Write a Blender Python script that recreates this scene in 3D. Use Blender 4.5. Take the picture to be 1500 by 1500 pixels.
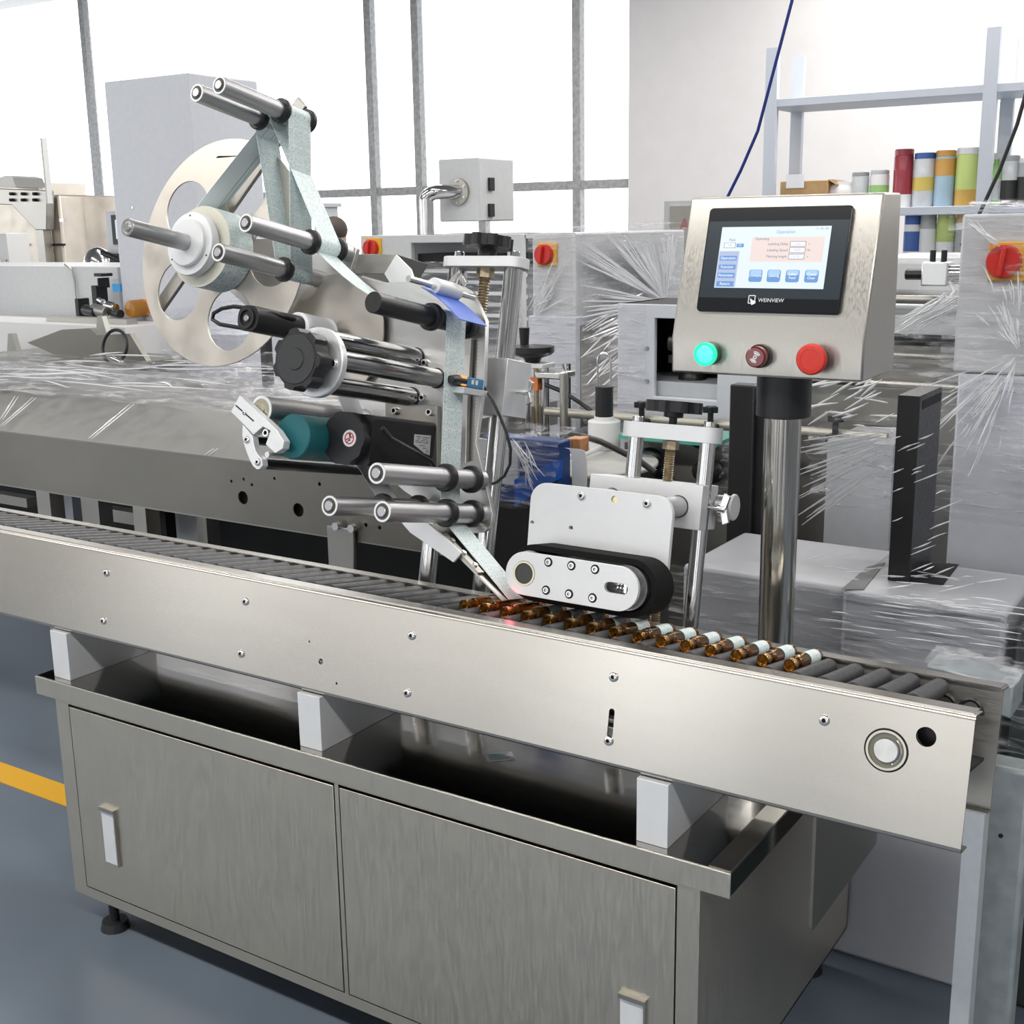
import bpy, math, random
import numpy as np
from mathutils import Vector, Matrix, noise
from mathutils.geometry import tessellate_polygon

SC = bpy.context.scene
COL = SC.collection
for o in list(bpy.data.objects):
    bpy.data.objects.remove(o)

# ---------------------------------------------------------------- camera
FPX, YAW, PITCH, ROLL = 1811.07, math.radians(33.144), math.radians(13.068), math.radians(-0.892)
CAM = Vector((0.3461, -1.7118, 1.6302))
PXC, PYC = 750.0, 749.0
_f = Vector((-math.sin(YAW) * math.cos(PITCH), math.cos(YAW) * math.cos(PITCH), -math.sin(PITCH)))
_r0 = Vector((math.cos(YAW), math.sin(YAW), 0))
_u0 = _r0.cross(_f)
_r = math.cos(ROLL) * _r0 + math.sin(ROLL) * _u0
_u = -math.sin(ROLL) * _r0 + math.cos(ROLL) * _u0
cd = bpy.data.cameras.new('camera')
cam = bpy.data.objects.new('camera', cd)
COL.objects.link(cam)
cd.sensor_fit = 'HORIZONTAL'
cd.sensor_width = 36.0
cd.lens = FPX / 1500 * 36.0
cd.shift_y = 1.0 / 1500
cd.clip_start = 0.05
cd.clip_end = 100
cam.matrix_world = Matrix((( _r.x, _u.x, -_f.x, CAM.x), (_r.y, _u.y, -_f.y, CAM.y), (_r.z, _u.z, -_f.z, CAM.z), (0, 0, 0, 1)))
SC.camera = cam

# ---------------------------------------------------------------- world, lights, exposure
world = bpy.data.worlds.new('daylight')
SC.world = world
world.use_nodes = True
bg = world.node_tree.nodes['Background']
bg.inputs[0].default_value = (0.94, 0.97, 1.0, 1)
bg.inputs[1].default_value = 2.6
SC.view_settings.view_transform = 'Standard'
SC.view_settings.look = 'None'
SC.view_settings.gamma = 1.0
SC.view_settings.exposure = 0.33
SC.view_settings.use_curve_mapping = False
SC.cycles.max_bounces = 10
SC.cycles.transparent_max_bounces = 24
SC.cycles.caustics_reflective = False
SC.cycles.caustics_refractive = False


def area(name, loc, size, power, rot, color=(1, 1, 1)):
    l = bpy.data.lights.new(name, 'AREA')
    l.shape = 'RECTANGLE'
    l.size, l.size_y = size
    l.energy = power
    l.color = color
    o = bpy.data.objects.new(name, l)
    COL.objects.link(o)
    o.location = loc
    o.rotation_euler = rot
    return o


# rows of ceiling strip lamps of the hall, running along the machines; rearmost ones added to brighten the wall
for i, (lx, ly) in enumerate([(-6, -2.6), (-1.5, -2.6), (3, -2.6), (-6, 1.2), (-1.5, 1.2), (3, 1.2), (-6, 5), (-1.5, 5), (3, 5), (-1.5, 7.4), (3, 7.4)]):
    area('lamp_and_fill', (lx, ly, 4.3), (3.4, 0.35), 115 if ly < 0 else (36 if ly < 2 else 95), (0, 0, 0), (1, 0.97, 0.93))

# ---------------------------------------------------------------- frames: pixel -> point on a known plane of the place
TILT = math.radians(10.31)    # the whole conveyor leans back by this much
TILT_H = math.radians(12.3)   # labelling head


class Frame:
    def __init__(s, th, o=(0, 0, 0.95)):
        s.o = Vector(o)
        s.e = [Vector((1, 0, 0)), Vector((0, math.cos(th), -math.sin(th))), Vector((0, math.sin(th), math.cos(th)))]
        s.M = Matrix.Translation(s.o) @ Matrix(((1, 0, 0), (0, math.cos(th), math.sin(th)), (0, -math.sin(th), math.cos(th)))).to_4x4()

    def at(s, px, py, **k):
        a, v = list(k.items())[0]
        i = 'xyz'.index(a)
        d = _f + _r * ((px - PXC) / FPX) - _u * ((py - PYC) / FPX)
        c = [(CAM - s.o).dot(e) for e in s.e]
        dl = [d.dot(e) for e in s.e]
        t = (v - c[i]) / dl[i]
        return Vector([c[j] + t * dl[j] for j in range(3)])

    def w(s, p):
        return s.M @ Vector(p)


WD = Frame(0.0, (0, 0, 0))
T = Frame(TILT)
H = Frame(TILT_H)


# ---------------------------------------------------------------- mesh builder
class MB:
    def __init__(s):
        s.v, s.f, s.sm = [], [], []

    def add(s, vs, fs, smooth=False):
        b = len(s.v)
        s.v += [tuple(v) for v in vs]
        for f in fs:
            s.f.append(tuple(i + b for i in f))
            s.sm.append(smooth)
        return s

    def box(s, lo, hi):
        x0, y0, z0 = lo
        x1, y1, z1 = hi
        return s.add([(x0, y0, z0), (x1, y0, z0), (x1, y1, z0), (x0, y1, z0), (x0, y0, z1), (x1, y0, z1), (x1, y1, z1), (x0, y1, z1)],
                     [(0, 3, 2, 1), (4, 5, 6, 7), (0, 1, 5, 4), (1, 2, 6, 5), (2, 3, 7, 6), (3, 0, 4, 7)])

    def obox(s, c, ax, ay, az):
        c, ax, ay, az = Vector(c), Vector(ax), Vector(ay), Vector(az)
        vs = [c + i * ax + j * ay + k * az for k in (-1, 1) for (i, j) in ((-1, -1), (1, -1), (1, 1), (-1, 1))]
        return s.add(vs, [(0, 3, 2, 1), (4, 5, 6, 7), (0, 1, 5, 4), (1, 2, 6, 5), (2, 3, 7, 6), (3, 0, 4, 7)])

    @staticmethod
    def basis(d):
        d = Vector(d).normalized()
        a = Vector((0, 0, 1)) if abs(d.z) < 0.9 else Vector((1, 0, 0))
        u = d.cross(a).normalized()
        return d, u, d.cross(u)

    def lathe(s, p0, d, prof, n=28, smooth=True, close=False):
        # prof: list of (radius, distance along d)
        d, u, w = s.basis(d)
        p0 = Vector(p0)
        vs, fs = [], []
        for (r, t) in prof:
            for k in range(n):
                a = 2 * math.pi * k / n
                vs.append(p0 + d * t + (u * math.cos(a) + w * math.sin(a)) * max(r, 1e-5))
        m = len(prof)
        for i in range(m - 1 if not close else m):
            j = (i + 1) % m
            for k in range(n):
                q = (k + 1) % n
                fs.append((i * n + k, j * n + k, j * n + q, i * n + q))
        s.add(vs, fs, smooth)
        return s

    def cyl(s, p0, p1, r, r1=None, n=24, caps=True, bev=0.0):
        p0, p1 = Vector(p0), Vector(p1)
        d = p1 - p0
        L = d.length
        r1 = r if r1 is None else r1
        if bev:
            s.lathe(p0, d, [(r - bev, 0), (r, bev)], n, False)
            s.lathe(p0, d, [(r, bev), (r1, L - bev)], n, True)
            s.lathe(p0, d, [(r1, L - bev), (r1 - bev, L)], n, False)
        else:
            s.lathe(p0, d, [(r, 0), (r1, L)], n, True)
        if caps:
            dd, u, w = s.basis(d)
            for (p, rr, flip) in ((p0, r - bev, True), (p1, r1 - bev, False)):
                vs = [p + (u * math.cos(2 * math.pi * k / n) + w * math.sin(2 * math.pi * k / n)) * rr for k in range(n)]
                s.add(vs, [tuple(range(n))[::-1] if flip else tuple(range(n))])
        return s

    def ring(s, p0, d, ro, ri, t, n=32):
        return s.lathe(p0, d, [(ri, 0), (ro, 0), (ro, t), (ri, t)], n, False, True)

    def tube(s, pts, r, n=8, closed=False):
        pts = [Vector(p) for p in pts]
        m = len(pts)
        vs, fs = [], []
        up = None
        for i, p in enumerate(pts):
            a = pts[(i - 1) % m] if (closed or i) else p
            b = pts[(i + 1) % m] if (closed or i < m - 1) else p
            t = (b - a).normalized()
            if up is None:
                up = s.basis(t)[1]
            up = (up - t * up.dot(t)).normalized()
            w = t.cross(up)
            rr = r[i] if isinstance(r, (list, tuple)) else r
            for k in range(n):
                an = 2 * math.pi * k / n
                vs.append(p + (up * math.cos(an) + w * math.sin(an)) * rr)
        for i in range(m if closed else m - 1):
            j = (i + 1) % m
            for k in range(n):
                q = (k + 1) % n
                fs.append((i * n + k, i * n + q, j * n + q, j * n + k))
        if not closed:
            fs.append(tuple(range(n))[::-1])
            fs.append(tuple((m - 1) * n + k for k in range(n)))
        return s.add(vs, fs, True)

    def plate(s, outline, t0, t1, holes=(), axis='y'):
        """flat plate with holes: outline/holes are 2D loops in the plane across AXIS, from t0 to t1 along it"""
        def p3(p, t):
            return {'y': (p[0], t, p[1]), 'x': (t, p[0], p[1]), 'z': (p[0], p[1], t)}[axis]
        loops = [list(outline)] + [list(h) for h in holes]
        tri = tessellate_polygon([[Vector((p[0], p[1], 0)) for p in l] for l in loops])
        flat = [p for l in loops for p in l]
        n = len(flat)
        vs = [p3(p, t0) for p in flat] + [p3(p, t1) for p in flat]
        fs = []
        for t in tri:
            fs.append(tuple(t))
            fs.append(tuple(i + n for i in reversed(t)))
        b = 0
        for l in loops:
            m = len(l)
            for i in range(m):
                j = (i + 1) % m
                fs.append((b + i, b + j, b + j + n, b + i + n))
            b += m
        return s.add(vs, fs)

    def prism(s, pts, vec):
        pts = [Vector(p) for p in pts]
        vec = Vector(vec)
        n = len(pts)
        fs = [tuple(range(n))[::-1], tuple(range(n, 2 * n))]
        for i in range(n):
            j = (i + 1) % n
            fs.append((i, j, j + n, i + n))
        return s.add(pts + [p + vec for p in pts], fs)

    def sphere(s, c, r, sc=(1, 1, 1), nu=20, nv=12):
        c = Vector(c)
        vs, fs = [], []
        for i in range(nv + 1):
            a = math.pi * i / nv
            for k in range(nu):
                b = 2 * math.pi * k / nu
                vs.append((c.x + r * sc[0] * math.sin(a) * math.cos(b), c.y + r * sc[1] * math.sin(a) * math.sin(b), c.z + r * sc[2] * math.cos(a)))
        for i in range(nv):
            for k in range(nu):
                q = (k + 1) % nu
                fs.append((i * nu + k, (i + 1) * nu + k, (i + 1) * nu + q, i * nu + q))
        return s.add(vs, fs, True)

    def strip(s, path, wvec, th=0.0006):
        """thin band following PATH with half width WVEC"""
        path = [Vector(p) for p in path]
        wv = Vector(wvec)
        m = len(path)
        vs, fs = [], []
        for i, p in enumerate(path):
            a = path[max(i - 1, 0)]
            b = path[min(i + 1, m - 1)]
            nn = (b - a).cross(wv).normalized() * th
            vs += [p - wv + nn, p + wv + nn, p + wv - nn, p - wv - nn]
        for i in range(m - 1):
            for k in range(4):
                q = (k + 1) % 4
                fs.append((4 * i + k, 4 * i + q, 4 * i + 4 + q, 4 * i + 4 + k))
        fs += [(3, 2, 1, 0), tuple(4 * (m - 1) + k for k in range(4))]
        return s.add(vs, fs)

    def mesh(s, name, base=(0, 0, 0)):
        me = bpy.data.meshes.new(name)
        b = Vector(base)
        me.from_pydata([tuple(Vector(v) - b) for v in s.v], [], s.f)
        me.polygons.foreach_set('use_smooth', s.sm)
        me.validate()
        import bmesh
        bm = bmesh.new()
        bm.from_mesh(me)
        bmesh.ops.recalc_face_normals(bm, faces=bm.faces)
        bm.to_mesh(me)
        bm.free()
        me.set_sharp_from_angle(angle=math.radians(38))
        return me


def circ(cx, cy, r, n=24, ph=0.0, ry=None):
    ry = r if ry is None else ry
    return [(cx + r * math.cos(ph + 2 * math.pi * k / n), cy + ry * math.sin(ph + 2 * math.pi * k / n)) for k in range(n)]


def rrect(x0, y0, x1, y1, r, n=6):
    out = []
    for (cx, cy, a) in ((x1 - r, y0 + r, -90), (x1 - r, y1 - r, 0), (x0 + r, y1 - r, 90), (x0 + r, y0 + r, 180)):
        for k in range(n + 1):
            t = math.radians(a + 90 * k / n)
            out.append((cx + r * math.cos(t), cy + r * math.sin(t)))
    return out


def stadium(ax, ay, bx, by, r, n=10):
    d = math.atan2(by - ay, bx - ax)
    out = []
    for k in range(n + 1):
        t = d - math.pi / 2 + math.pi * k / n
        out.append((bx + r * math.cos(t), by + r * math.sin(t)))
    for k in range(n + 1):
        t = d + math.pi / 2 + math.pi * k / n
        out.append((ax + r * math.cos(t), ay + r * math.sin(t)))
    return out


def bevel(o, w, seg=2, ang=40):
    m = o.modifiers.new('bevel', 'BEVEL')
    m.width = w
    m.segments = seg
    m.limit_method = 'ANGLE'
    m.angle_limit = math.radians(ang)
    m.harden_normals = False
    return o


class Thing:
    """a top-level thing: an Empty at its base; parts are children built in the coordinates of FRAME"""
    def __init__(s, name, label, cat, base, frame=WD, group=None, kind=None):
        s.base = Vector(base)
        s.fr = frame
        e = bpy.data.objects.new(name, None)
        COL.objects.link(e)
        e.empty_display_size = 0.05
        e.matrix_world = frame.M @ Matrix.Translation(s.base)
        if label:
            e['label'] = label
        if cat:
            e['category'] = cat
        if group:
            e['group'] = group
        if kind:
            e['kind'] = kind
        s.root = e

    def part(s, name, mb, mat, parent=None, bev=0, label=None, kind=None):
        me = mb.mesh(name, s.base)
        me.materials.append(mat)
        o = bpy.data.objects.new(name, me)
        COL.objects.link(o)
        o.parent = parent or s.root
        if bev:
            bevel(o, bev)
        if label:
            o['label'] = label
        if kind:
            o['kind'] = kind
        return o

    def inst(s, name, me, loc, parent=None, rot=None):
        """share mesh ME, built around its own origin"""
        o = bpy.data.objects.new(name, me)
        COL.objects.link(o)
        o.parent = parent or s.root
        o.location = Vector(loc) - (s.base if parent is None or True else Vector())
        if rot:
            o.rotation_euler = rot
        return o


def struct(name, mb, mat, label=None, bev=0):
    me = mb.mesh(name)
    me.materials.append(mat)
    o = bpy.data.objects.new(name, me)
    COL.objects.link(o)
    o['kind'] = 'structure'
    if label:
        o['label'] = label
    if bev:
        bevel(o, bev)
    return o


def copy_tree(o, parent=None):
    c = o.copy()
    COL.objects.link(c)
    c.parent = parent
    for ch in list(o.children):
        copy_tree(ch, c)
    return c


# ---------------------------------------------------------------- materials
MATS = {}


def mat(name, color, rough=0.5, metal=0.0, emit=None, es=0.0, trans=0.0, ior=1.45, alpha=1.0, coat=0.0, spec=0.5):
    m = bpy.data.materials.new(name)
    m.use_nodes = True
    b = m.node_tree.nodes['Principled BSDF']
    b.inputs['Base Color'].default_value = (*color, 1)
    b.inputs['Roughness'].default_value = rough
    b.inputs['Metallic'].default_value = metal
    b.inputs['Transmission Weight'].default_value = trans
    b.inputs['IOR'].default_value = ior
    b.inputs['Coat Weight'].default_value = coat
    b.inputs['Specular IOR Level'].default_value = spec
    if emit:
        b.inputs['Emission Color'].default_value = (*emit, 1)
        b.inputs['Emission Strength'].default_value = es
    MATS[name] = m
    return m


def grain(m, scale=(1, 1, 1), nscale=30, rvar=0.15, cvar=0.1, bump=0.0, detail=4, bdist=0.001, big=None):
    """procedural brushed grain / cloudiness: object coordinates stretched by SCALE drive roughness, colour and bump"""
    nt = m.node_tree
    b = nt.nodes['Principled BSDF']
    tc = nt.nodes.new('ShaderNodeTexCoord')
    mp = nt.nodes.new('ShaderNodeMapping')
    mp.inputs['Scale'].default_value = scale
    nz = nt.nodes.new('ShaderNodeTexNoise')
    nz.inputs['Scale'].default_value = nscale
    nz.inputs['Detail'].default_value = detail
    nt.links.new(tc.outputs['Object'], mp.inputs[0])
    nt.links.new(mp.outputs[0], nz.inputs['Vector'])
    fac = nz.outputs['Fac']
    r0 = b.inputs['Roughness'].default_value
    mr = nt.nodes.new('ShaderNodeMapRange')
    mr.inputs['To Min'].default_value = max(0.02, r0 - rvar)
    mr.inputs['To Max'].default_value = min(1, r0 + rvar)
    mr.inputs['From Min'].default_value = 0.3
    mr.inputs['From Max'].default_value = 0.7
    nt.links.new(fac, mr.inputs['Value'])
    nt.links.new(mr.outputs[0], b.inputs['Roughness'])
    c = b.inputs['Base Color'].default_value
    if cvar:
        cfac = fac
        if big:
            n2 = nt.nodes.new('ShaderNodeTexNoise')
            n2.inputs['Scale'].default_value = big
            n2.inputs['Detail'].default_value = 3
            nt.links.new(tc.outputs['Object'], n2.inputs['Vector'])
            ad = nt.nodes.new('ShaderNodeMath')
            ad.operation = 'ADD'
            nt.links.new(fac, ad.inputs[0])
            nt.links.new(n2.outputs['Fac'], ad.inputs[1])
            hf = nt.nodes.new('ShaderNodeMath')
            hf.operation = 'MULTIPLY'
            hf.inputs[1].default_value = 0.5
            nt.links.new(ad.outputs[0], hf.inputs[0])
            cfac = hf.outputs[0]
        rp = nt.nodes.new('ShaderNodeValToRGB')
        rp.color_ramp.elements[0].position = 0.3
        rp.color_ramp.elements[1].position = 0.7
        rp.color_ramp.elements[0].color = (c[0] * (1 - cvar), c[1] * (1 - cvar), c[2] * (1 - cvar), 1)
        rp.color_ramp.elements[1].color = (min(1, c[0] * (1 + cvar)), min(1, c[1] * (1 + cvar)), min(1, c[2] * (1 + cvar)), 1)
        nt.links.new(cfac, rp.inputs[0])
        nt.links.new(rp.outputs[0], b.inputs['Base Color'])
    if bump:
        bp = nt.nodes.new('ShaderNodeBump')
        bp.inputs['Strength'].default_value = bump
        bp.inputs['Distance'].default_value = bdist
        nt.links.new(fac, bp.inputs['Height'])
        nt.links.new(bp.outputs[0], b.inputs['Normal'])
    return m


STEEL = grain(mat('brushed_stainless', (0.60, 0.565, 0.51), 0.27, 1.0), (1, 6, 6), 5, 0.0, 0.03, 0.0, 1, big=2.0)


def brushed(m, axis, amount=0.6):
    """directional brushing: reflections smear around AXIS"""
    t = m.node_tree.nodes.new('ShaderNodeTangent')
    t.direction_type = 'RADIAL'
    t.axis = axis
    b = m.node_tree.nodes['Principled BSDF']
    b.inputs['Anisotropic'].default_value = amount
    m.node_tree.links.new(t.outputs[0], b.inputs['Tangent'])
    return m


brushed(STEEL, 'X', 0.0)
STEEL_V = grain(mat('satin_stainless', (0.47, 0.45, 0.41), 0.36, 1.0), (40, 40, 2), 10, 0.08, 0.07, 0.03, big=4.0)
STEEL_DK = grain(mat('dull_stainless', (0.40, 0.39, 0.36), 0.45, 1.0), (2, 40, 40), 14, 0.08, 0.08, 0.02, big=3.0)
CAB = grain(mat('cabinet_stainless', (0.68, 0.63, 0.535), 0.38, 1.0), (30, 30, 2), 12, 0.08, 0.06, 0.02, big=3.0)
TABLE = grain(mat('polished_stainless', (0.40, 0.39, 0.37), 0.13, 1.0), (2, 40, 40), 12, 0.03, 0.05, 0.0)
CHROME = grain(mat('chrome', (0.62, 0.62, 0.62), 0.15, 1.0), (80, 80, 1), 10, 0.06, 0.05, 0)
ALU = grain(mat('anodised_aluminium', (0.80, 0.81, 0.82), 0.42, 0.75), (1, 1, 1), 60, 0.06, 0.03, 0.0)
ALU_W = grain(mat('pale_anodised_aluminium', (0.76, 0.77, 0.78), 0.5, 0.35), (1, 1, 1), 60, 0.06, 0.03, 0.0, big=14)
ALU_R = grain(mat('roller_aluminium', (0.48, 0.48, 0.49), 0.40, 0.95), (1, 1, 1), 220, 0.08, 0.04, 0.0)
DISC = grain(mat('disc_steel', (0.63, 0.59, 0.53), 0.38, 0.95), (1, 1, 1), 12, 0.08, 0.06, 0.0, big=6)
SCREW = mat('screw_steel', (0.75, 0.75, 0.74), 0.22, 1.0)
BRASS = grain(mat('oiled_lead_screw', (0.42, 0.35, 0.24), 0.4, 1.0), (1, 1, 1), 80, 0.1, 0.2)
ROLLER = grain(mat('grey_roller_plastic', (0.052, 0.053, 0.056), 0.45), (1, 1, 1), 90, 0.1, 0.12, 0.05)
BLACK = grain(mat('black_plastic', (0.016, 0.016, 0.018), 0.38), (1, 1, 1), 120, 0.06, 0.1, 0.02)
BLACK_M = mat('black_anodised', (0.02, 0.02, 0.022), 0.35, 0.3)
RUBBER = grain(mat('black_sponge_rubber', (0.008, 0.008, 0.008), 0.8, spec=0.2), (1, 1, 1), 400, 0.1, 0.2, 0.12)
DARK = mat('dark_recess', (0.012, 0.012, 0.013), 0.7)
TEAL = grain(mat('teal_rubber', (0.010, 0.115, 0.13), 0.5), (1, 1, 1), 60, 0.08, 0.06)
BLUE = grain(mat('blue_card', (0.07, 0.16, 0.62), 0.45), (1, 1, 1), 30, 0.05, 0.08)
NAVY = mat('blue_paint', (0.010, 0.045, 0.19), 0.35)
PAPER = mat('white_paper', (0.82, 0.83, 0.86), 0.6)
CREAM = grain(mat('paper_edge', (0.72, 0.70, 0.60), 0.7), (1, 1, 1), 300, 0.05, 0.05)
PAINT = grain(mat('light_grey_paint', (0.60, 0.61, 0.62), 0.38), (1, 1, 1), 40, 0.05, 0.03)
PAINT_W = grain(mat('white_blue_paint', (0.62, 0.64, 0.69), 0.4), (1, 1, 1), 30, 0.05, 0.03)
PAINT_S = grain(mat('silver_grey_paint', (0.53, 0.55, 0.58), 0.35), (1, 1, 1), 30, 0.05, 0.03)
RED = mat('red_plastic', (0.58, 0.03, 0.022), 0.38)
DKRED = mat('dark_red_lens', (0.16, 0.008, 0.008), 0.18, coat=0.4)
YELLOW = mat('yellow_plastic', (0.82, 0.44, 0.03), 0.4)
ORANGE = mat('orange_lens', (0.75, 0.22, 0.06), 0.3)
WHITE = mat('white_plastic', (0.78, 0.78, 0.77), 0.45)
GREEN = mat('lit_green_lens', (0.0, 0.5, 0.28), 0.25, emit=(0.0, 0.85, 0.36), es=0.75)
GREEN_C = mat('lit_green_core', (0.1, 0.8, 0.55), 0.25, emit=(0.06, 0.95, 0.42), es=1.0)
CARD = grain(mat('cardboard', (0.50, 0.32, 0.15), 0.75), (1, 1, 1), 30, 0.05, 0.08)
AMBER = mat('amber_glass', (0.80, 0.40, 0.07), 0.015, trans=0.97, ior=1.5)
GLOSSBLK = mat('glossy_black_bezel', (0.012, 0.013, 0.016), 0.16)
GREYBZ = mat('screen_surround', (0.03, 0.042, 0.052), 0.2)
INK = mat('white_print', (0.85, 0.86, 0.88), 0.5)
DINK = mat('dark_print', (0.05, 0.06, 0.09), 0.6)


def printed(name, base, ink, gap):
    """label stock: rows of pale labels with fine print; rows follow the object's z, print from small cells"""
    m = mat(name, base, 0.45)
    nt = m.node_tree
    b = nt.nodes['Principled BSDF']
    tc = nt.nodes.new('ShaderNodeTexCoord')
    sp = nt.nodes.new('ShaderNodeSeparateXYZ')
    cb = nt.nodes.new('ShaderNodeCombineXYZ')
    nt.links.new(tc.outputs['Object'], sp.inputs[0])
    nt.links.new(sp.outputs['Y'], cb.inputs['X'])
    ad = nt.nodes.new('ShaderNodeMath')
    ad.operation = 'SUBTRACT'
    nt.links.new(sp.outputs['Z'], ad.inputs[0])
    nt.links.new(sp.outputs['X'], ad.inputs[1])
    nt.links.new(ad.outputs[0], cb.inputs['Y'])
    bk = nt.nodes.new('ShaderNodeTexBrick')
    bk.offset = 0.0
    bk.inputs['Scale'].default_value = 1.0
    bk.inputs['Brick Width'].default_value = 0.4
    bk.inputs['Row Height'].default_value = 0.042
    bk.inputs['Mortar Size'].default_value = 0.0022
    bk.inputs['Color1'].default_value = (*base, 1)
    bk.inputs['Color2'].default_value = (*base, 1)
    bk.inputs['Mortar'].default_value = (*gap, 1)
    nt.links.new(cb.outputs[0], bk.inputs['Vector'])
    mp = nt.nodes.new('ShaderNodeMapping')
    mp.inputs['Scale'].default_value = (190, 330, 1)
    nt.links.new(cb.outputs[0], mp.inputs[0])
    vz = nt.nodes.new('ShaderNodeTexVoronoi')
    vz.inputs['Scale'].default_value = 1.0
    nt.links.new(mp.outputs[0], vz.inputs['Vector'])
    rp = nt.nodes.new('ShaderNodeValToRGB')
    rp.color_ramp.elements[0].position = 0.26
    rp.color_ramp.elements[1].position = 0.36
    rp.color_ramp.elements[0].color = (1, 1, 1, 1)
    rp.color_ramp.elements[1].color = (0, 0, 0, 1)
    nt.links.new(vz.outputs['Distance'], rp.inputs[0])
    mx = nt.nodes.new('ShaderNodeMix')
    mx.data_type = 'RGBA'
    mx.inputs['B'].default_value = (*ink, 1)
    nt.links.new(rp.outputs[0], mx.inputs['Factor'])
    nt.links.new(bk.outputs['Color'], mx.inputs['A'])
    nt.links.new(mx.outputs['Result'], b.inputs['Base Color'])
    return m


WEB = printed('printed_label_web', (0.76, 0.85, 0.85), (0.33, 0.58, 0.54), (0.88, 0.92, 0.92))


def text_mesh(s, size):
    c = bpy.data.curves.new('t', 'FONT')
    c.body = s
    c.size = size
    c.align_x = 'CENTER'
    c.align_y = 'CENTER'
    c.resolution_u = 3
    o = bpy.data.objects.new('t', c)
    COL.objects.link(o)
    dg = bpy.context.evaluated_depsgraph_get()
    me = bpy.data.meshes.new_from_object(o.evaluated_get(dg))
    bpy.data.objects.remove(o)
    bpy.data.curves.remove(c)
    return me


def text_part(thing, name, s, size, o, u, v, m, parent=None, bold=0.0):
    """flat lettering printed on a plane through O with axes U (reading direction) and V"""
    me = text_mesh(s, size)
    me.name = name
    u, v, o = Vector(u).normalized(), Vector(v).normalized(), Vector(o)
    n = u.cross(v)
    co = [(o + u * p.co.x + v * p.co.y + n * p.co.z) - thing.base for p in me.vertices]
    for p, c in zip(me.vertices, co):
        p.co = c
    me.materials.clear()
    me.materials.append(m)
    ob = bpy.data.objects.new(name, me)
    COL.objects.link(ob)
    ob.parent = parent or thing.root
    return ob


# ---------------------------------------------------------------- shared small hardware (axis along -y, head toward the viewer)
def screw_mesh(r, h):
    mb = MB()
    mb.lathe((0, 0, 0), (0, -1, 0), [(r, 0), (r * 0.98, h * 0.45), (r * 0.8, h * 0.85), (r * 0.5, h), (r * 0.42, h), (r * 0.42, h * 0.35), (0, h * 0.35)], 14)
    me = mb.mesh('screw')
    me.materials.append(SCREW)
    me.materials.append(DARK)
    for p in me.polygons:
        c = p.center
        if math.hypot(c.x, c.z) < r * 0.43 and -c.y < h * 0.97:
            p.material_index = 1  # socket faces darkened in colour, standing in for their shade
    return me


def cap_mesh(r, h):
    mb = MB()
    mb.lathe((0, 0, 0), (0, -1, 0), [(r, 0), (r, h * 0.9), (r * 0.92, h), (r * 0.55, h), (r * 0.55, h * 0.4), (0, h * 0.4)], 14)
    me = mb.mesh('cap_screw')
    me.materials.append(SCREW)
    me.materials.append(DARK)
    for p in me.polygons:
        c = p.center
        if math.hypot(c.x, c.z) < r * 0.56 and -c.y < h * 0.97:
            p.material_index = 1  # dark colour put into the recess for its shade
    return me


SCR9, SCR7, SCR5 = screw_mesh(0.0085, 0.005), screw_mesh(0.0075, 0.004), screw_mesh(0.005, 0.003)
CAP8, CAP6 = cap_mesh(0.008, 0.009), cap_mesh(0.006, 0.008)

CBORE_SHADE = MB().ring((0, 0, 0), (0, -1, 0), 0.0088, 0.006, 0.0004, 20).mesh('counterbore_shade')  # flat dark ring standing in for the shade in the counterbore
CBORE_SHADE.materials.append(DARK)

# ================================================================ ROLLER CONVEYOR (leans back)
cv = Thing('roller_conveyor', 'long brushed stainless roller conveyor with dark grey rollers running across the picture', 'conveyor', (-1.3, 0.13, -0.2), T)
XL = -2.75
holes = [circ(-0.118, -0.0743, 0.0325, 32), circ(-0.0640, -0.0430, 0.0145, 20), stadium(-0.568, -0.107, -0.568, -0.146, 0.0052, 8),
         circ(-1.2343, -0.1019, 0.0025, 10), circ(-1.2015, -0.1351, 0.0058, 14), circ(-1.1585, -0.1699, 0.0025, 10)]
mb = MB().plate([(XL, -0.192), (-0.0, -0.192), (0.0, -0.007), (XL, -0.007)], 0.0, 0.003, holes)
# folded top and bottom edges
prof = [(0, -0.007)] + [(0.007 - 0.007 * math.cos(a), -0.007 + 0.007 * math.sin(a)) for a in (0.4, 0.8, 1.2, 1.57)] + [(0.046, 0.0), (0.046, -0.0025), (0.008, -0.0025), (0.003, -0.008)]
mb.prism([(XL, y, z) for y, z in prof], (-XL - 0.0, 0, 0))
prof = [(0, -0.192)] + [(0.008 - 0.008 * math.cos(a), -0.192 - 0.008 * math.sin(a)) for a in (0.4, 0.8, 1.2, 1.57)] + [(0.04, -0.2), (0.04, -0.1975), (0.008, -0.1975), (0.003, -0.191)]
mb.prism([(XL, y, z) for y, z in prof], (-XL, 0, 0))
fp = cv.part('front_plate', mb, STEEL)
cv.part('guide_strip', MB().prism([(XL, 0.006, 0.0), (XL, 0.050, 0.0), (XL, 0.050, 0.0025), (XL, 0.006, 0.0025)], (-XL - 0.004, 0, 0)), STEEL, label='bright strip along the top of the front plate')
mb = MB().box((XL, 0.257, -0.2), (-0.012, 0.260, 0.0)).box((XL, 0.2565, -0.003), (-0.012, 0.298, 0.0)).box((XL, 0.235, -0.2), (-0.012, 0.257, -0.197))
cv.part('rear_plate', mb, STEEL_DK)  # darker steel here stands in for the dark interior it would reflect
cv.part('rear_strip', MB().box((XL, 0.248, 0.0), (-0.014, 0.294, 0.003)), STEEL)
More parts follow.
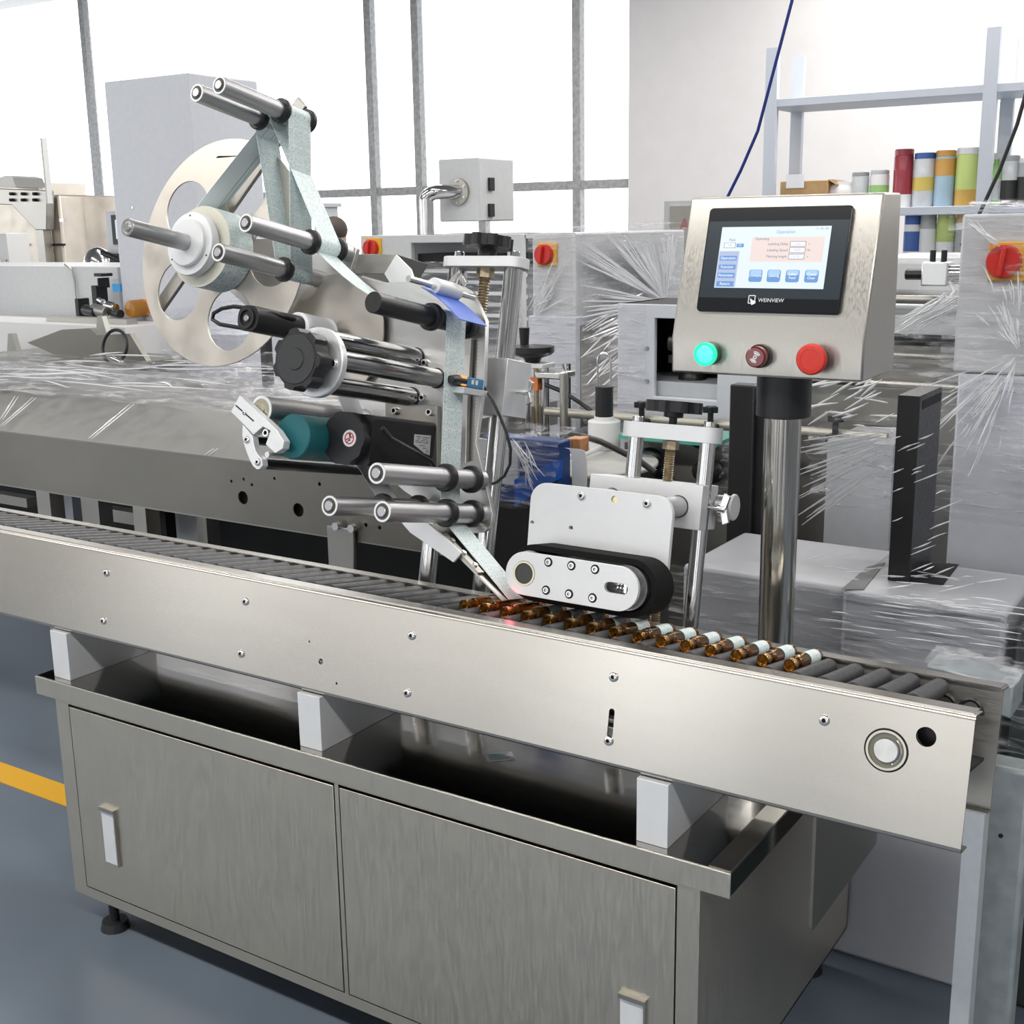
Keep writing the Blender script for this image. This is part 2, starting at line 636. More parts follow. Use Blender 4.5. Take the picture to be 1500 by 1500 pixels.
cv.part('underside_backing', MB().box((XL, 0.004, -0.12), (-0.03, 0.256, -0.115)), DARK)  # dark sheet added to close off and darken the gaps under the rollers
RP = 0.0457
me = MB().cyl((0, 0.022, 0), (0, 0.19, 0), 0.0155, n=20, bev=0.0015).cyl((0, -0.03, 0), (0, 0.215, 0), 0.006, n=10).mesh('roller')
me.materials.append(ROLLER)
rx = -0.3109 + RP / 2 + 4 * RP
k = 0
while rx - RP * k > XL + 0.03:
    if rx - RP * k < -0.06:
        cv.inst('roller', me, (rx - RP * k, 0.046, -0.0125))
    k += 1
for sx in (-1.830, -1.409, -0.9885, -0.5703, -0.2127):
    cv.inst('screw', SCR9, (sx, 0, -0.049))
for sx in (-2.25, -1.831, -1.411, -0.989, -0.5686):
    cv.inst('screw', SCR9, (sx, 0, -0.156))
cv.inst('screw', SCR9, (-2.25, 0, -0.049))
br = cv.part('bearing', MB().ring((-0.118, 0.012, -0.0743), (0, -1, 0), 0.0296, 0.0262, 0.0135, 40), mat('bearing_race', (0.66, 0.63, 0.52), 0.3, 1.0), label='ball bearing set in the front plate')
cv.part('bearing_gap_shade', MB().ring((-0.118, 0.012, -0.0743), (0, -1, 0), 0.0322, 0.0296, 0.0115, 40), DARK, br)  # dark ring painted in for the shaded gap around the bearing
cv.part('seal', MB().ring((-0.118, 0.012, -0.0743), (0, -1, 0), 0.0262, 0.0188, 0.010, 40), mat('bearing_seal', (0.22, 0.21, 0.17), 0.45, 0.5), br)
mb = MB().lathe((-0.118, 0.012, -0.0743), (0, -1, 0), [(0.0188, 0), (0.0188, 0.0135), (0.0172, 0.015), (0.0, 0.015)], 40, False)
cv.part('shaft_end', mb, brushed(mat('turned_steel', (0.72, 0.71, 0.68), 0.3, 1.0), 'Y', 0.7), br)
mb = MB()
pts = [(-0.118 + 0.0215 * math.cos(a), 0.0012, -0.0743 + 0.0215 * math.sin(a)) for a in np.linspace(-1.1, 0.9, 14)]
mb.tube(pts, 0.0016, 6)
cv.part('retaining_ring', mb, SCREW, br)
cv.part('sprocket', MB().cyl((-0.064, 0.03, -0.045), (-0.064, 0.05, -0.045), 0.02, n=14), BLACK_M)
for xx in (-0.05, -0.09):
    cv.part('drive_chain', MB().tube([(xx + 0.018 * math.cos(a), 0.215, -0.04 + 0.022 * math.sin(a)) for a in np.linspace(0, 3.1, 10)], 0.004, 6), BLACK_M)

# ---------------------------------------------------------------- vials on the rollers
VZ = 0.0040
prof = [(0.0, 0.0), (0.0115, 0.0), (0.0125, 0.003), (0.0125, 0.093), (0.0118, 0.100), (0.0082, 0.104), (0.0078, 0.115), (0.0108, 0.118), (0.0112, 0.121), (0.0110, 0.130), (0.0100, 0.133),
        (0.0074, 0.133), (0.0066, 0.12), (0.0066, 0.105), (0.0100, 0.099), (0.0110, 0.093), (0.0110, 0.005), (0.0, 0.004)]
vial_me = MB().lathe((0, 0.133, 0), (0, -1, 0), prof, 28).mesh('glass')
vial_me.materials.append(AMBER)
lab_me = MB().lathe((0, 0.133, 0), (0, -1, 0), [(0.01262, 0.014), (0.01262, 0.062)], 28).mesh('label')
lab_me.materials.append(WEB)
liq_me = MB().lathe((0, 0.133, 0), (0, -1, 0), [(0, 0.0045), (0.0108, 0.006), (0.0108, 0.05), (0, 0.05)], 20).mesh('base_ring')
ORD = ['first', 'second', 'third', 'fourth', 'fifth', 'sixth', 'seventh', 'eighth', 'ninth', 'tenth', 'eleventh', 'twelfth', 'thirteenth', 'fourteenth', 'fifteenth']
for k in range(15):
    vx = -0.3109 - RP * k
    labelled = k <= 11
    if k == 0:
        lb = 'labelled amber glass vial lying nearest the right end of the conveyor'
    elif k <= 7:
        lb = 'labelled amber glass vial lying %s from the right end of the row' % ORD[k]
    elif labelled:
        lb = 'amber glass vial under the black press belt, %s from the right end of the row' % ORD[k]
    elif k == 14:
        lb = 'unlabelled amber glass vial at the left end of the row, before the peel plate'
    else:
        lb = 'unlabelled amber glass vial by the peel plate tip, %s from the right end' % ORD[k]
    v = Thing('vial', lb, 'vial', (vx, 0.103, VZ), T, 'amber vials on the rollers')
    v.inst('glass', vial_me, (vx, 0.103, VZ))
    if labelled:
        v.inst('label', lab_me, (vx, 0.103, VZ), rot=None)

# ================================================================ BASE CABINET (upright)
TZ = 0.637
cb = Thing('base_cabinet', 'stainless steel base cabinet with hinged door carrying the conveyor', 'cabinet', (-1.2, 0.35, 0.0))
mb = MB().box((-2.052, -0.058, TZ - 0.004), (-0.335, 0.78, TZ)).box((-2.052, -0.058, TZ - 0.042), (-0.335, -0.055, TZ)).box((-2.052, 0.777, TZ - 0.042), (-0.335, 0.78, TZ)).box((-2.052, -0.058, TZ - 0.042), (-2.049, 0.78, TZ)).box((-0.338, -0.058, TZ - 0.042), (-0.335, 0.78, TZ))
cb.part('worktop', mb, TABLE, bev=0.0015)
cb.part('apron', MB().box((-2.0525, -0.0605, TZ - 0.044), (-0.3345, -0.0583, TZ - 0.0005)), CAB, bev=0.001)
cb.part('cover_plate', MB().box((-0.3735, -0.056, TZ), (-0.336, 0.77, TZ + 0.0025)), STEEL_V)
mb = MB().plate([(-2.0, 0.10), (-0.39, 0.10), (-0.39, 0.5945), (-2.0, 0.5945)], -0.05, -0.046, [[(-1.955, 0.125), (-1.16, 0.125), (-1.16, 0.584), (-1.955, 0.584)], [(-1.15, 0.125), (-0.43, 0.125), (-0.43, 0.584), (-1.15, 0.584)]])
mb.box((-2.0, -0.046, 0.10), (-1.996, 0.75, 0.594)).box((-0.394, -0.046, 0.10), (-0.39, 0.75, 0.594)).box((-2.0, 0.746, 0.10), (-0.39, 0.75, 0.594)).box((-2.0, -0.046, 0.10), (-0.39, 0.75, 0.104))
cb.part('body', mb, CAB)
for (x0, x1) in ((-1.952, -1.163), (-1.147, -0.433)):
    d = cb.part('door', MB().box((x0, -0.051, 0.128), (x1, -0.03, 0.578)), CAB, bev=0.001)
    hx = x0 + 0.105 if x0 < -1.5 else x1 - 0.075
    cb.part('handle', MB().plate([(hx - 0.024, 0.215), (hx + 0.024, 0.215), (hx + 0.024, 0.348), (hx - 0.024, 0.354)], -0.0535, -0.0505), ALU_W, d, bev=0.001, label='recessed aluminium pull')
    cb.part('handle_lip', MB().box((hx - 0.025, -0.06, 0.347), (hx + 0.026, -0.0505, 0.356)).box((hx + 0.0225, -0.058, 0.215), (hx + 0.0255, -0.0505, 0.352)), STEEL_DK, d)
for (fx, fy) in ((-1.93, 0.0), (-0.46, 0.0), (-1.93, 0.7), (-0.46, 0.7)):
    cb.part('foot', MB().cyl((fx, fy, 0.0), (fx, fy, 0.02), 0.035, 0.03, n=16).cyl((fx, fy, 0.02), (fx, fy, 0.105), 0.012, n=10), BLACK)
for bx in (-1.980, -1.225, -0.482):
    s = cb.part('support_block', MB().box((bx - 0.0285, -0.04, TZ), (bx + 0.0285, 0.21, 0.749)), ALU_W, bev=0.001, label='pale aluminium bar holding up the conveyor')
    cb.part('wedge', MB().prism([(bx - 0.024, -0.02, 0.749), (bx - 0.024, 0.21, 0.749), (bx - 0.024, 0.21, 0.7095 + 0.0), (bx - 0.024, -0.02, 0.7495)], (0.048, 0, 0)), STEEL_DK, s)
# bracket standing under the discharge end
mb = MB().plate(rrect(0.22, 0.40, 0.60, 0.742, 0.01), -0.30, -0.294, [circ(0.34, 0.63, 0.03, 20, 0, 0.045)], axis='x')
cb.part('end_bracket', mb, STEEL_DK)

lab = Thing('loose_label', 'small loose printed label lying on the polished worktop under the conveyor', 'label', (-0.884, 0.117, TZ + 0.0005))
c = [Vector((-0.9146, 0.1095, 0.6376)), Vector((-0.8781, 0.1499, 0.6376)), Vector((-0.8532, 0.1209, 0.6376)), Vector((-0.8916, 0.0871, 0.6376))]
lab.part('sheet', MB().prism(c, (0, 0, 0.0006)), PAPER)
mb = MB()
for i in range(5):
    t0, t1 = c[0].lerp(c[3], 0.15 + 0.16 * i), c[1].lerp(c[2], 0.15 + 0.16 * i)
    mb.tube([t0.lerp(t1, 0.1) + Vector((0, 0, 0.0007)), t0.lerp(t1, 0.85 - 0.1 * (i % 3)) + Vector((0, 0, 0.0007))], 0.0008, 4)
lab.part('print', mb, mat('teal_print', (0.25, 0.48, 0.46), 0.6))

# ================================================================ PRESS BELT UNIT (leans back with the conveyor)
ps = Thing('press_unit', 'pale aluminium press unit with black sponge belt above the vials', 'press', (-0.68, 0.36, -0.1), T)
PX1, PX2, PY = -0.751, -0.600, 0.36
for x in (PX1, PX2):
    ps.part('guide_post', MB().cyl((x, PY, -0.17), (x, PY, 0.352), 0.0150, n=28), CHROME)
ps.part('lead_screw', MB().lathe((-0.676, PY, -0.1), (0, 0, 1), [(0.0085 if i % 2 else 0.0105, i * 0.0022) for i in range(0, 204)], 14, False), BRASS)
ps.part('nut', MB().cyl((-0.676, PY, 0.327), (-0.676, PY, 0.343), 0.016, n=6), BRASS)
tp = ps.part('top_plate', MB().plate(rrect(PX1 - 0.026, PY - 0.028, PX2 + 0.026, PY + 0.028, 0.026), 0.345, 0.375, axis='z'), ALU_W, bev=0.0015)
for x in (PX1, PX2):
    ps.part('cap_screw', MB().cyl((x, PY, 0.375), (x, PY, 0.386), 0.011, n=16, bev=0.001), CHROME, tp)
kn = ps.part('hand_knob', MB().lathe((-0.676, PY, 0.375), (0, 0, 1), [(0.008, 0), (0.008, 0.012), (0.019, 0.014), (0.019, 0.024), (0.03, 0.028), (0.0, 0.028)], 20), BLACK, label='black lobed hand knob')
mb = MB()
lo = []
for i in range(96):
    a = 2 * math.pi * i / 96
    lo.append((-0.676 + (0.052 + 0.004 * math.tanh(3 * math.cos(8 * a))) * math.cos(a), PY + (0.052 + 0.004 * math.tanh(3 * math.cos(8 * a))) * math.sin(a)))
mb.plate(lo, 0.398, 0.419, axis='z')
ps.part('lobed_rim', mb, BLACK, kn, bev=0.003)
ps.part('slide_block', MB().plate([(-0.826, 0.182), (-0.586, 0.182), (-0.586, 0.266), (-0.826, 0.266)], 0.325, 0.398, [circ(-0.775, 0.222, 0.021, 20), circ(-0.633, 0.222, 0.021, 20)]), ALU_W, bev=0.001)
for x in (-0.633, -0.775):
    ps.part('cross_shaft', MB().cyl((x, 0.25, 0.222), (x, 0.47, 0.222), 0.020, n=28, bev=0.001), ALU_R)
# wing screw on the block's side
mb = MB().cyl((-0.586, 0.36, 0.225), (-0.555, 0.36, 0.225), 0.004, n=10).cyl((-0.566, 0.36, 0.225), (-0.552, 0.36, 0.225), 0.008, n=12)
mb.obox((-0.553, 0.358, 0.238), (0.004, 0, 0.014), (0, 0.004, 0), (0.006, 0, -0.003)).obox((-0.553, 0.362, 0.212), (0.004, 0, -0.014), (0, 0.004, 0), (0.006, 0, 0.003))
ps.part('wing_screw', mb, SCREW, bev=0.001)
ps.part('shaft_collar', MB().cyl((-0.586, 0.40, 0.228), (-0.556, 0.40, 0.228), 0.021, n=28, bev=0.002), ALU_R)
ps.part('collar_cap', MB().cyl((-0.556, 0.40, 0.228), (-0.549, 0.40, 0.228), 0.0255, n=28, bev=0.002), ALU_W)
# big backing plate
ol = [(-0.906, 0.075)] + [(-0.604, 0.075)]
R = 0.035
for k in range(9):
    a = math.radians(90 * k / 8)
    ol.append((-0.604 - R + R * math.cos(a), 0.243 - R + R * math.sin(a)))
for k in range(9):
    a = math.radians(90 + 90 * k / 8)
    ol.append((-0.908 + R + R * math.cos(a), 0.243 - R + R * math.sin(a)))
hl = [circ(-0.725, 0.2262, 0.0068, 14), circ(-0.90, 0.163, 0.004, 10), circ(-0.813, 0.163, 0.0045, 10)]
ps.part('backing_plate', MB().plate(ol, 0.242, 0.252, hl), ALU_W, bev=0.0012)
ps.part('plug', MB().cyl((-0.725, 0.25, 0.2262), (-0.725, 0.246, 0.2262), 0.0066, n=14), mat('brass_plug', (0.7, 0.6, 0.35), 0.3, 1.0))
for x in (-0.795, -0.657):
    ps.inst('screw', SCR9, (x, 0.242, 0.2262))
# belt head
BZ, BXL, BXR = 0.0765, -0.8475, -0.650
ps.part('cheek_plate', MB().plate(stadium(BXL, BZ, BXR, BZ, 0.0405, 16), 0.142, 0.150, [circ(BXL, BZ, 0.0235, 28), stadium(-0.668, BZ, -0.640, BZ, 0.0095, 8)]), ALU_W, bev=0.001)
ps.part('rear_cheek', MB().plate(stadium(BXL, BZ, BXR, BZ, 0.038, 16), 0.226, 0.234), ALU_W)
ps.part('side_bearing', MB().ring((BXL, 0.150, BZ), (0, -1, 0), 0.0232, 0.0195, 0.0085, 32), mat('bearing_gold', (0.62, 0.58, 0.42), 0.3, 1.0))
ps.part('bearing_face', MB().cyl((BXL, 0.150, BZ), (BXL, 0.1435, BZ), 0.0195, n=28), mat('dark_pulley', (0.055, 0.055, 0.055), 0.5))
for (sx, sz) in ((-0.797, 0.028), (-0.748, 0.028), (-0.699, 0.028), (-0.797, -0.024), (-0.748, -0.024), (-0.699, -0.024)):
    ps.inst('counterbore_shade', CBORE_SHADE, (sx, 0.1421, BZ + sz))
    ps.inst('cap_screw', CAP6, (sx, 0.1475, BZ + sz))
mb = MB().cyl((-0.676, 0.165, BZ), (-0.628, 0.165, BZ), 0.002, n=8)
for xx in (-0.660, -0.654, -0.648):
    mb.cyl((xx, 0.165, BZ), (xx + 0.003, 0.165, BZ), 0.0075, n=12)
mb.box((-0.646, 0.158, BZ - 0.009), (-0.641, 0.172, BZ + 0.009))
ps.part('tension_spring', mb, SCREW)
ps.part('tension_bolt', MB().cyl((-0.628, 0.192, BZ), (-0.604, 0.192, BZ), 0.0055, n=10), SCREW)
ps.part('idler_pulley', MB().cyl((BXR + 0.004, 0.168, BZ), (BXR + 0.004, 0.222, BZ), 0.041, n=36), ALU_R)
ps.part('drive_pulley', MB().cyl((BXL - 0.004, 0.168, BZ), (BXL - 0.004, 0.222, BZ), 0.041, n=36), ALU_R)
outer = stadium(BXL + 0.004, BZ, BXR + 0.010, BZ, 0.0535, 24)
inner = stadium(BXL + 0.004, BZ, BXR + 0.010, BZ, 0.042, 24)
ps.part('sponge_belt', MB().plate(outer, 0.170, 0.240, [inner]), RUBBER, bev=0.002)

# ================================================================ CONTROL PANEL ON ITS POST (upright)
hp = Thing('control_panel', 'stainless control box with lit touch screen and push buttons on a steel post', 'control panel', (-0.489, 0.51, 0.6))
PXX, PYY = -0.489, 0.51
hp.part('post', MB().cyl((PXX, PYY, 0.637), (PXX, PYY, 1.30), 0.0345, n=40), grain(mat('polished_post', (0.50, 0.48, 0.44), 0.16, 1.0), (60, 60, 1), 8, 0.06, 0.1))
hp.part('post_flange', MB().cyl((PXX, PYY, 0.637), (PXX, PYY, 0.65), 0.07, n=32), STEEL_V)
hp.part('collar', MB().cyl((PXX, PYY, 1.272), (PXX, PYY, 1.358), 0.0510, n=40, bev=0.002), BLACK)
X0, X1 = -0.680, -0.3135
sect = [(0.42, 1.355), (0.42, 1.4225), (0.495, 1.677), (0.595, 1.677), (0.605, 1.355)]
box = hp.part('box', MB().prism([(X0, y, z) for y, z in sect], (X1 - X0, 0, 0)), STEEL_V, bev=0.004)
FU = Vector((1, 0, 0))
FV = (Vector((0, 0.495, 1.677)) - Vector((0, 0.42, 1.4225))).normalized()
FN = FU.cross(FV)  # toward the viewer is -FN? decided below
if FN.y > 0:
    FN = -FN


def face_uv(px, py):
    """pixel on the sloping face -> (u, v) measured from the face's lower left corner"""
    o = Vector((X0, 0.42, 1.4225))
    d = _f + _r * ((px - PXC) / FPX) - _u * ((py - PYC) / FPX)
    t = (o - CAM).dot(FN) / d.dot(FN)
    p = CAM + d * t - o
    return p.dot(FU), p.dot(FV)


def fp3(u, v, n=0.0):
    return Vector((X0, 0.42, 1.4225)) + FU * u + FV * v + FN * n


def slab(loop, n0, n1):
    return MB().prism([fp3(u, v, n0) for u, v in loop], FN * (n1 - n0))


b00, b11 = face_uv(1022, 455), face_uv(1253, 300)
U0, V0, U1, V1 = b00[0], b00[1], b11[0], b11[1]
bz = hp.part('touch_screen', slab(rrect(U0, V0, U1, V1, 0.008), 0.0, 0.009), GLOSSBLK, bev=0.002, label='black framed touch screen')
hp.part('screen_surround', slab(rrect(U0 + 0.003, V0 + 0.026, U1 - 0.003, V1 - 0.026, 0.002), 0.009, 0.0094), GREYBZ, bz)
s00, s11 = face_uv(1049, 421), face_uv(1221, 331)
SU0, SV0, SU1, SV1 = s00[0], s00[1], s11[0], s11[1]
def glow(name, c, s=1.0):
    return mat(name, (0, 0, 0), 0.3, emit=c, es=s)
LCD = glow('lcd_white', (0.80, 0.90, 0.98), 0.80)
LCD_P = glow('lcd_pink', (0.88, 0.74, 0.70), 0.80)
LCD_L = glow('lcd_lavender', (0.50, 0.58, 0.82), 0.75)
LCD_B = glow('lcd_blue', (0.13, 0.30, 0.62), 0.9)
LCD_BL = glow('lcd_light_blue', (0.38, 0.58, 0.85), 0.9)
LCD_W = glow('lcd_field', (0.97, 0.98, 1.0), 0.95)
LCD_D = glow('lcd_dark_text', (0.13, 0.14, 0.22), 0.9)
lcd = hp.part('display', slab([(SU0, SV0), (SU1, SV0), (SU1, SV1), (SU0, SV1)], 0.0094, 0.0098), LCD, bz, label='lit operation screen')
SW, SH = SU1 - SU0, SV1 - SV0


def sr(x0, y0, x1, y1):
    """screen fraction rectangle, y down from the top"""
    return [(SU0 + SW * x0, SV1 - SH * y1), (SU0 + SW * x1, SV1 - SH * y1), (SU0 + SW * x1, SV1 - SH * y0), (SU0 + SW * x0, SV1 - SH * y0)]


def srr(x0, y0, x1, y1, r):
    a = sr(x0, y0, x1, y1)
    return rrect(a[0][0], a[0][1], a[2][0], a[2][1], r, 4)


hp.part('pink_area', slab(sr(0.30, 0.17, 0.955, 0.57), 0.0098, 0.0100), LCD_P, bz)
hp.part('side_bar', slab(sr(0.005, 0.40, 0.195, 0.99), 0.0098, 0.0100), LCD_L, bz)
def st(s, x, y, size, m):
    text_part(hp, 'lettering', s, SH * size, fp3(SU0 + SW * x, SV1 - SH * y, 0.0106), FU, FV, m, bz)
for (y0, y1, w) in ((0.475, 0.555, 'Operation'), (0.62, 0.70, 'Function'), (0.755, 0.84, 'Parameter'), (0.895, 0.98, 'Return')):
    hp.part('menu_button', slab(srr(0.018, y0, 0.18, y1, SH * 0.012), 0.0100, 0.0103), LCD_B, bz)
    st(w, 0.098, (y0 + y1) / 2, 0.062, LCD_W)
for (x, w1, w2) in ((0.315, 'Conveyor', ''), (0.483, 'Labeling', ''), (0.652, 'Label', 'Feed'), (0.822, 'Count', 'Clear')):
    hp.part('touch_button', slab(srr(x, 0.70, x + 0.122, 0.90, SH * 0.035), 0.0098, 0.0102), LCD_B, bz)
    hp.part('button_gloss', slab(srr(x + 0.008, 0.705, x + 0.114, 0.79, SH * 0.03), 0.0102, 0.0103), LCD_BL, bz)
    if w2:
        st(w1, x + 0.061, 0.77, 0.058, LCD_W)
        st(w2, x + 0.061, 0.83, 0.058, LCD_W)
    else:
        st(w1, x + 0.061, 0.80, 0.055, LCD_W)
for (y, w, val, un) in ((0.285, 'Labeling Delay', '0.00', 's'), (0.385, 'Labeling Speed', '2000', 'Hz'), (0.487, 'Marking length', '0.00', 's')):
    hp.part('field_frame', slab(sr(0.652, y - 0.043, 0.796, y + 0.043), 0.0100, 0.0102), LCD_D, bz)
    hp.part('field', slab(sr(0.657, y - 0.034, 0.791, y + 0.034), 0.0102, 0.0103), LCD_W, bz)
    st(w, 0.545, y, 0.058, LCD_D)
    st(val, 0.724, y, 0.058, LCD_B)
    st(un, 0.825, y, 0.055, LCD_D)
st('Operation', 0.60, 0.09, 0.075, LCD_B)
st('Operating', 0.392, 0.20, 0.058, LCD_D)
st('Pack', 0.115, 0.215, 0.06, LCD_D)
st('11 : 53 : 04', 0.92, 0.045, 0.045, LCD_D)
hp.part('field_frame', slab(sr(0.042, 0.26, 0.15, 0.345), 0.0098, 0.0101), LCD_D, bz)
hp.part('field', slab(sr(0.047, 0.268, 0.145, 0.337), 0.0101, 0.0103), LCD_W, bz)
hp.part('clear_button', slab(srr(0.16, 0.275, 0.228, 0.335, SH * 0.01), 0.0098, 0.0102), LCD_B, bz)
st('544', 0.096, 0.302, 0.05, LCD_D)
st('Clr', 0.194, 0.303, 0.042, LCD_W)
# maker's mark under the screen
lu, lv = face_uv(1129, 440)
text_part(hp, 'maker_lettering', 'WEINVIEW', 0.0098, fp3(lu + 0.004, lv, 0.0101), FU, FV, INK, bz)
gu, gv = face_uv(1104, 438.5)
fr = [(gu - 0.006, gv - 0.007), (gu + 0.006, gv - 0.007), (gu + 0.006, gv + 0.007), (gu - 0.006, gv + 0.007)]
mb = MB()
for i in range(4):
    a, b = fr[i], fr[(i + 1) % 4]
    mb.tube([fp3(*a, 0.0099), fp3(*b, 0.0099)], 0.0010, 4)
hp.part('maker_frame_mark', mb, INK, bz)
hp.part('maker_hand_mark', MB().prism([fp3(gu + a, gv + b, 0.0100) for a, b in ((-0.002, 0.002), (0.001, -0.001), (0.008, -0.003), (0.008, -0.007), (0.001, -0.0105), (-0.001, -0.006), (-0.003, 0.001))], FN * 0.0004), INK, bz)


# buttons on the lower upright face (y = 0.42)
def btn(px, py):
    p = WD.at(px, py, y=0.395)
    return Vector((p.x, 0.42, p.z))


c = btn(1033, 517)
g = hp.part('green_lamp', MB().cyl(c, c + Vector((0, -0.020, 0)), 0.0215, n=32, bev=0.001), mat('green_bezel', (0.0, 0.10, 0.055), 0.3), label='lit green indicator lamp')
hp.part('lens_rim', MB().ring(c + Vector((0, -0.018, 0)), (0, -1, 0), 0.0215, 0.017, 0.010, 32), GREEN, g)
hp.part('lens', MB().lathe(c + Vector((0, -0.018, 0)), (0, -1, 0), [(0.0175, 0), (0.0175, 0.008), (0.013, 0.0105), (0.0, 0.012)], 32), GREEN_C, g)
c = btn(1107, 521)
g = hp.part('buzzer', MB().cyl(c, c + Vector((0, -0.012, 0)), 0.0215, n=32, bev=0.001), BLACK, label='dark red buzzer with white sound mark')
hp.part('lens', MB().lathe(c + Vector((0, -0.012, 0)), (0, -1, 0), [(0.0195, 0), (0.0190, 0.014), (0.0165, 0.0165), (0.0, 0.0165)], 32), DKRED, g)
mb = MB().ring(c + Vector((0, -0.0285, 0)), (0, -1, 0), 0.0035, 0.0018, 0.0005, 20)
for (a0, s) in ((0.35, 1), (0.35 + math.pi, 1)):
    for r0 in (0.0055, 0.0075, 0.0098):
        mb.tube([c + Vector((r0 * math.cos(a), -0.0288, r0 * math.sin(a))) for a in np.linspace(a0, a0 + 1.5, 10)], 0.0008, 4)
hp.part('sound_mark', mb, INK, g)
c = btn(1190, 524)
g = hp.part('emergency_stop', MB().cyl(c, c + Vector((0, -0.016, 0)), 0.021, n=32), BLACK, label='red mushroom emergency stop button')
hp.part('mushroom_head', MB().lathe(c + Vector((0, -0.014, 0)), (0, -1, 0), [(0.018, 0), (0.0245, 0.004), (0.0275, 0.012), (0.0275, 0.018), (0.0245, 0.0225), (0.018, 0.0235), (0.0175, 0.0228), (0.0, 0.0232)], 40), grain(mat('stop_red', (0.66, 0.045, 0.03), 0.45), (1, 1, 1), 100, 0.05, 0.05), g)
# ================================================================ LABELLING HEAD (leans back a little more)
lh = Thing('labelling_head', 'stainless labelling head with two reel discs, idler rollers and black motor', 'labelling machine', (-1.1, 0.36, -0.17), H)


def hp2(px, py, y):
    p = H.at(px, py, y=y)
    return (p.x, p.z)


# --- stand: two chrome posts, top bar, lead screw, slide block
YP = 0.385
pr = H.at(752, 400, y=YP)
pl = H.at(671, 395, y=YP)
zt = H.at(752, 392, y=YP).z
for p in (pr, pl):
    lh.part('stand_post', MB().cyl((p.x, YP, -0.20), (p.x, YP, zt + 0.005), 0.0205, n=32), CHROME)
tb = lh.part('top_bar', MB().plate(rrect(pl.x - 0.032, YP - 0.032, pr.x + 0.030, YP + 0.032, 0.028), zt, zt + 0.022, axis='z'), ALU_W, bev=0.0015)
xm = (pl.x + pr.x) / 2
for p in (pr, pl):
    lh.part('cap_screw', MB().cyl((p.x, YP, zt + 0.022), (p.x, YP, zt + 0.036), 0.011, n=16, bev=0.001), CHROME, tb)
lh.part('lead_screw', MB().lathe((xm, YP, 0.38), (0, 0, 1), [(0.0105 if i % 2 else 0.0125, i * 0.003) for i in range(int((zt - 0.38) / 0.003))], 14, False), BRASS)
lh.part('nut', MB().cyl((xm, YP, zt - 0.02), (xm, YP, zt), 0.019, n=6), BRASS)
kn = lh.part('hand_knob', MB().lathe((xm, YP, zt + 0.022), (0, 0, 1), [(0.02, 0), (0.02, 0.018), (0.035, 0.024), (0.0, 0.024)], 20), BLACK, label='black lobed hand knob')
lo = []
for i in range(96):
    a = 2 * math.pi * i / 96
    rr = 0.050 + 0.004 * math.tanh(3 * math.cos(8 * a))
    lo.append((xm + rr * math.cos(a), YP + rr * math.sin(a)))
lh.part('lobed_rim', MB().plate(lo, zt + 0.044, zt + 0.068, axis='z'), BLACK, kn, bev=0.004)
c0 = H.at(744, 523, y=0.335)
c1 = H.at(742, 607, y=0.335)
lh.part('slide_block', MB().box((pl.x - 0.04, 0.335, c1.z), (c0.x, 0.43, c0.z)), ALU, bev=0.001)
wz = (c0.z + c1.z) / 2 - 0.005
mb = MB().cyl((c0.x, 0.385, wz), (c0.x + 0.03, 0.385, wz), 0.004, n=8).cyl((c0.x + 0.016, 0.385, wz), (c0.x + 0.03, 0.385, wz), 0.008, n=10)
mb.obox((c0.x + 0.028, 0.385, wz + 0.012), (0.003, 0, 0.012), (0, 0.004, 0), (0.006, 0, -0.003)).obox((c0.x + 0.028, 0.385, wz - 0.012), (0.003, 0, -0.012), (0, 0.004, 0), (0.006, 0, 0.003))
lh.part('wing_screw', mb, SCREW, bev=0.001)

# --- main plate
YF, YB = 0.275, 0.287
pxo = [(692, 425), (712, 468), (709, 560), (697, 645), (722, 752), (719, 768), (708, 778), (692, 779), (668, 770), (590, 716), (560, 690), (520, 640), (500, 590), (470, 560), (420, 500),
       (320, 410), (322, 350), (440, 345), (500, 350), (523, 362), (512, 398), (560, 412), (640, 408), (677, 417)]
slot = [hp2(*p, YF) for p in ((690, 495), (699, 495), (697, 560), (692, 672), (682, 676), (684, 600))]
lh.part('main_plate', MB().plate([hp2(*p, YF) for p in pxo], YF, YB, [slot]), grain(mat('plate_stainless', (0.62, 0.62, 0.61), 0.38, 0.9), (2, 2, 30), 12, 0.08, 0.05, big=5), bev=0.0012)
mb = MB()
for i in range(34):
    t = i / 33
    a = hp2(702 - 9 * t, 492 + 180 * t, YF)
    mb.box((a[0] - (0.006 if i % 5 == 0 else 0.0035), YF - 0.0006, a[1] - 0.0005), (a[0] + 0.002, YF, a[1] + 0.0005))
lh.part('scale_marks', mb, STEEL_DK, label='engraved millimetre scale')
a, b = hp2(700, 493, YF), hp2(692, 676, YF)
# dark bar closing the slot from behind
lh.part('slot_backing', MB().plate([hp2(*p, YB) for p in ((688, 490), (704, 490), (696, 680), (682, 680))], YB + 0.004, YB + 0.008), STEEL_DK)


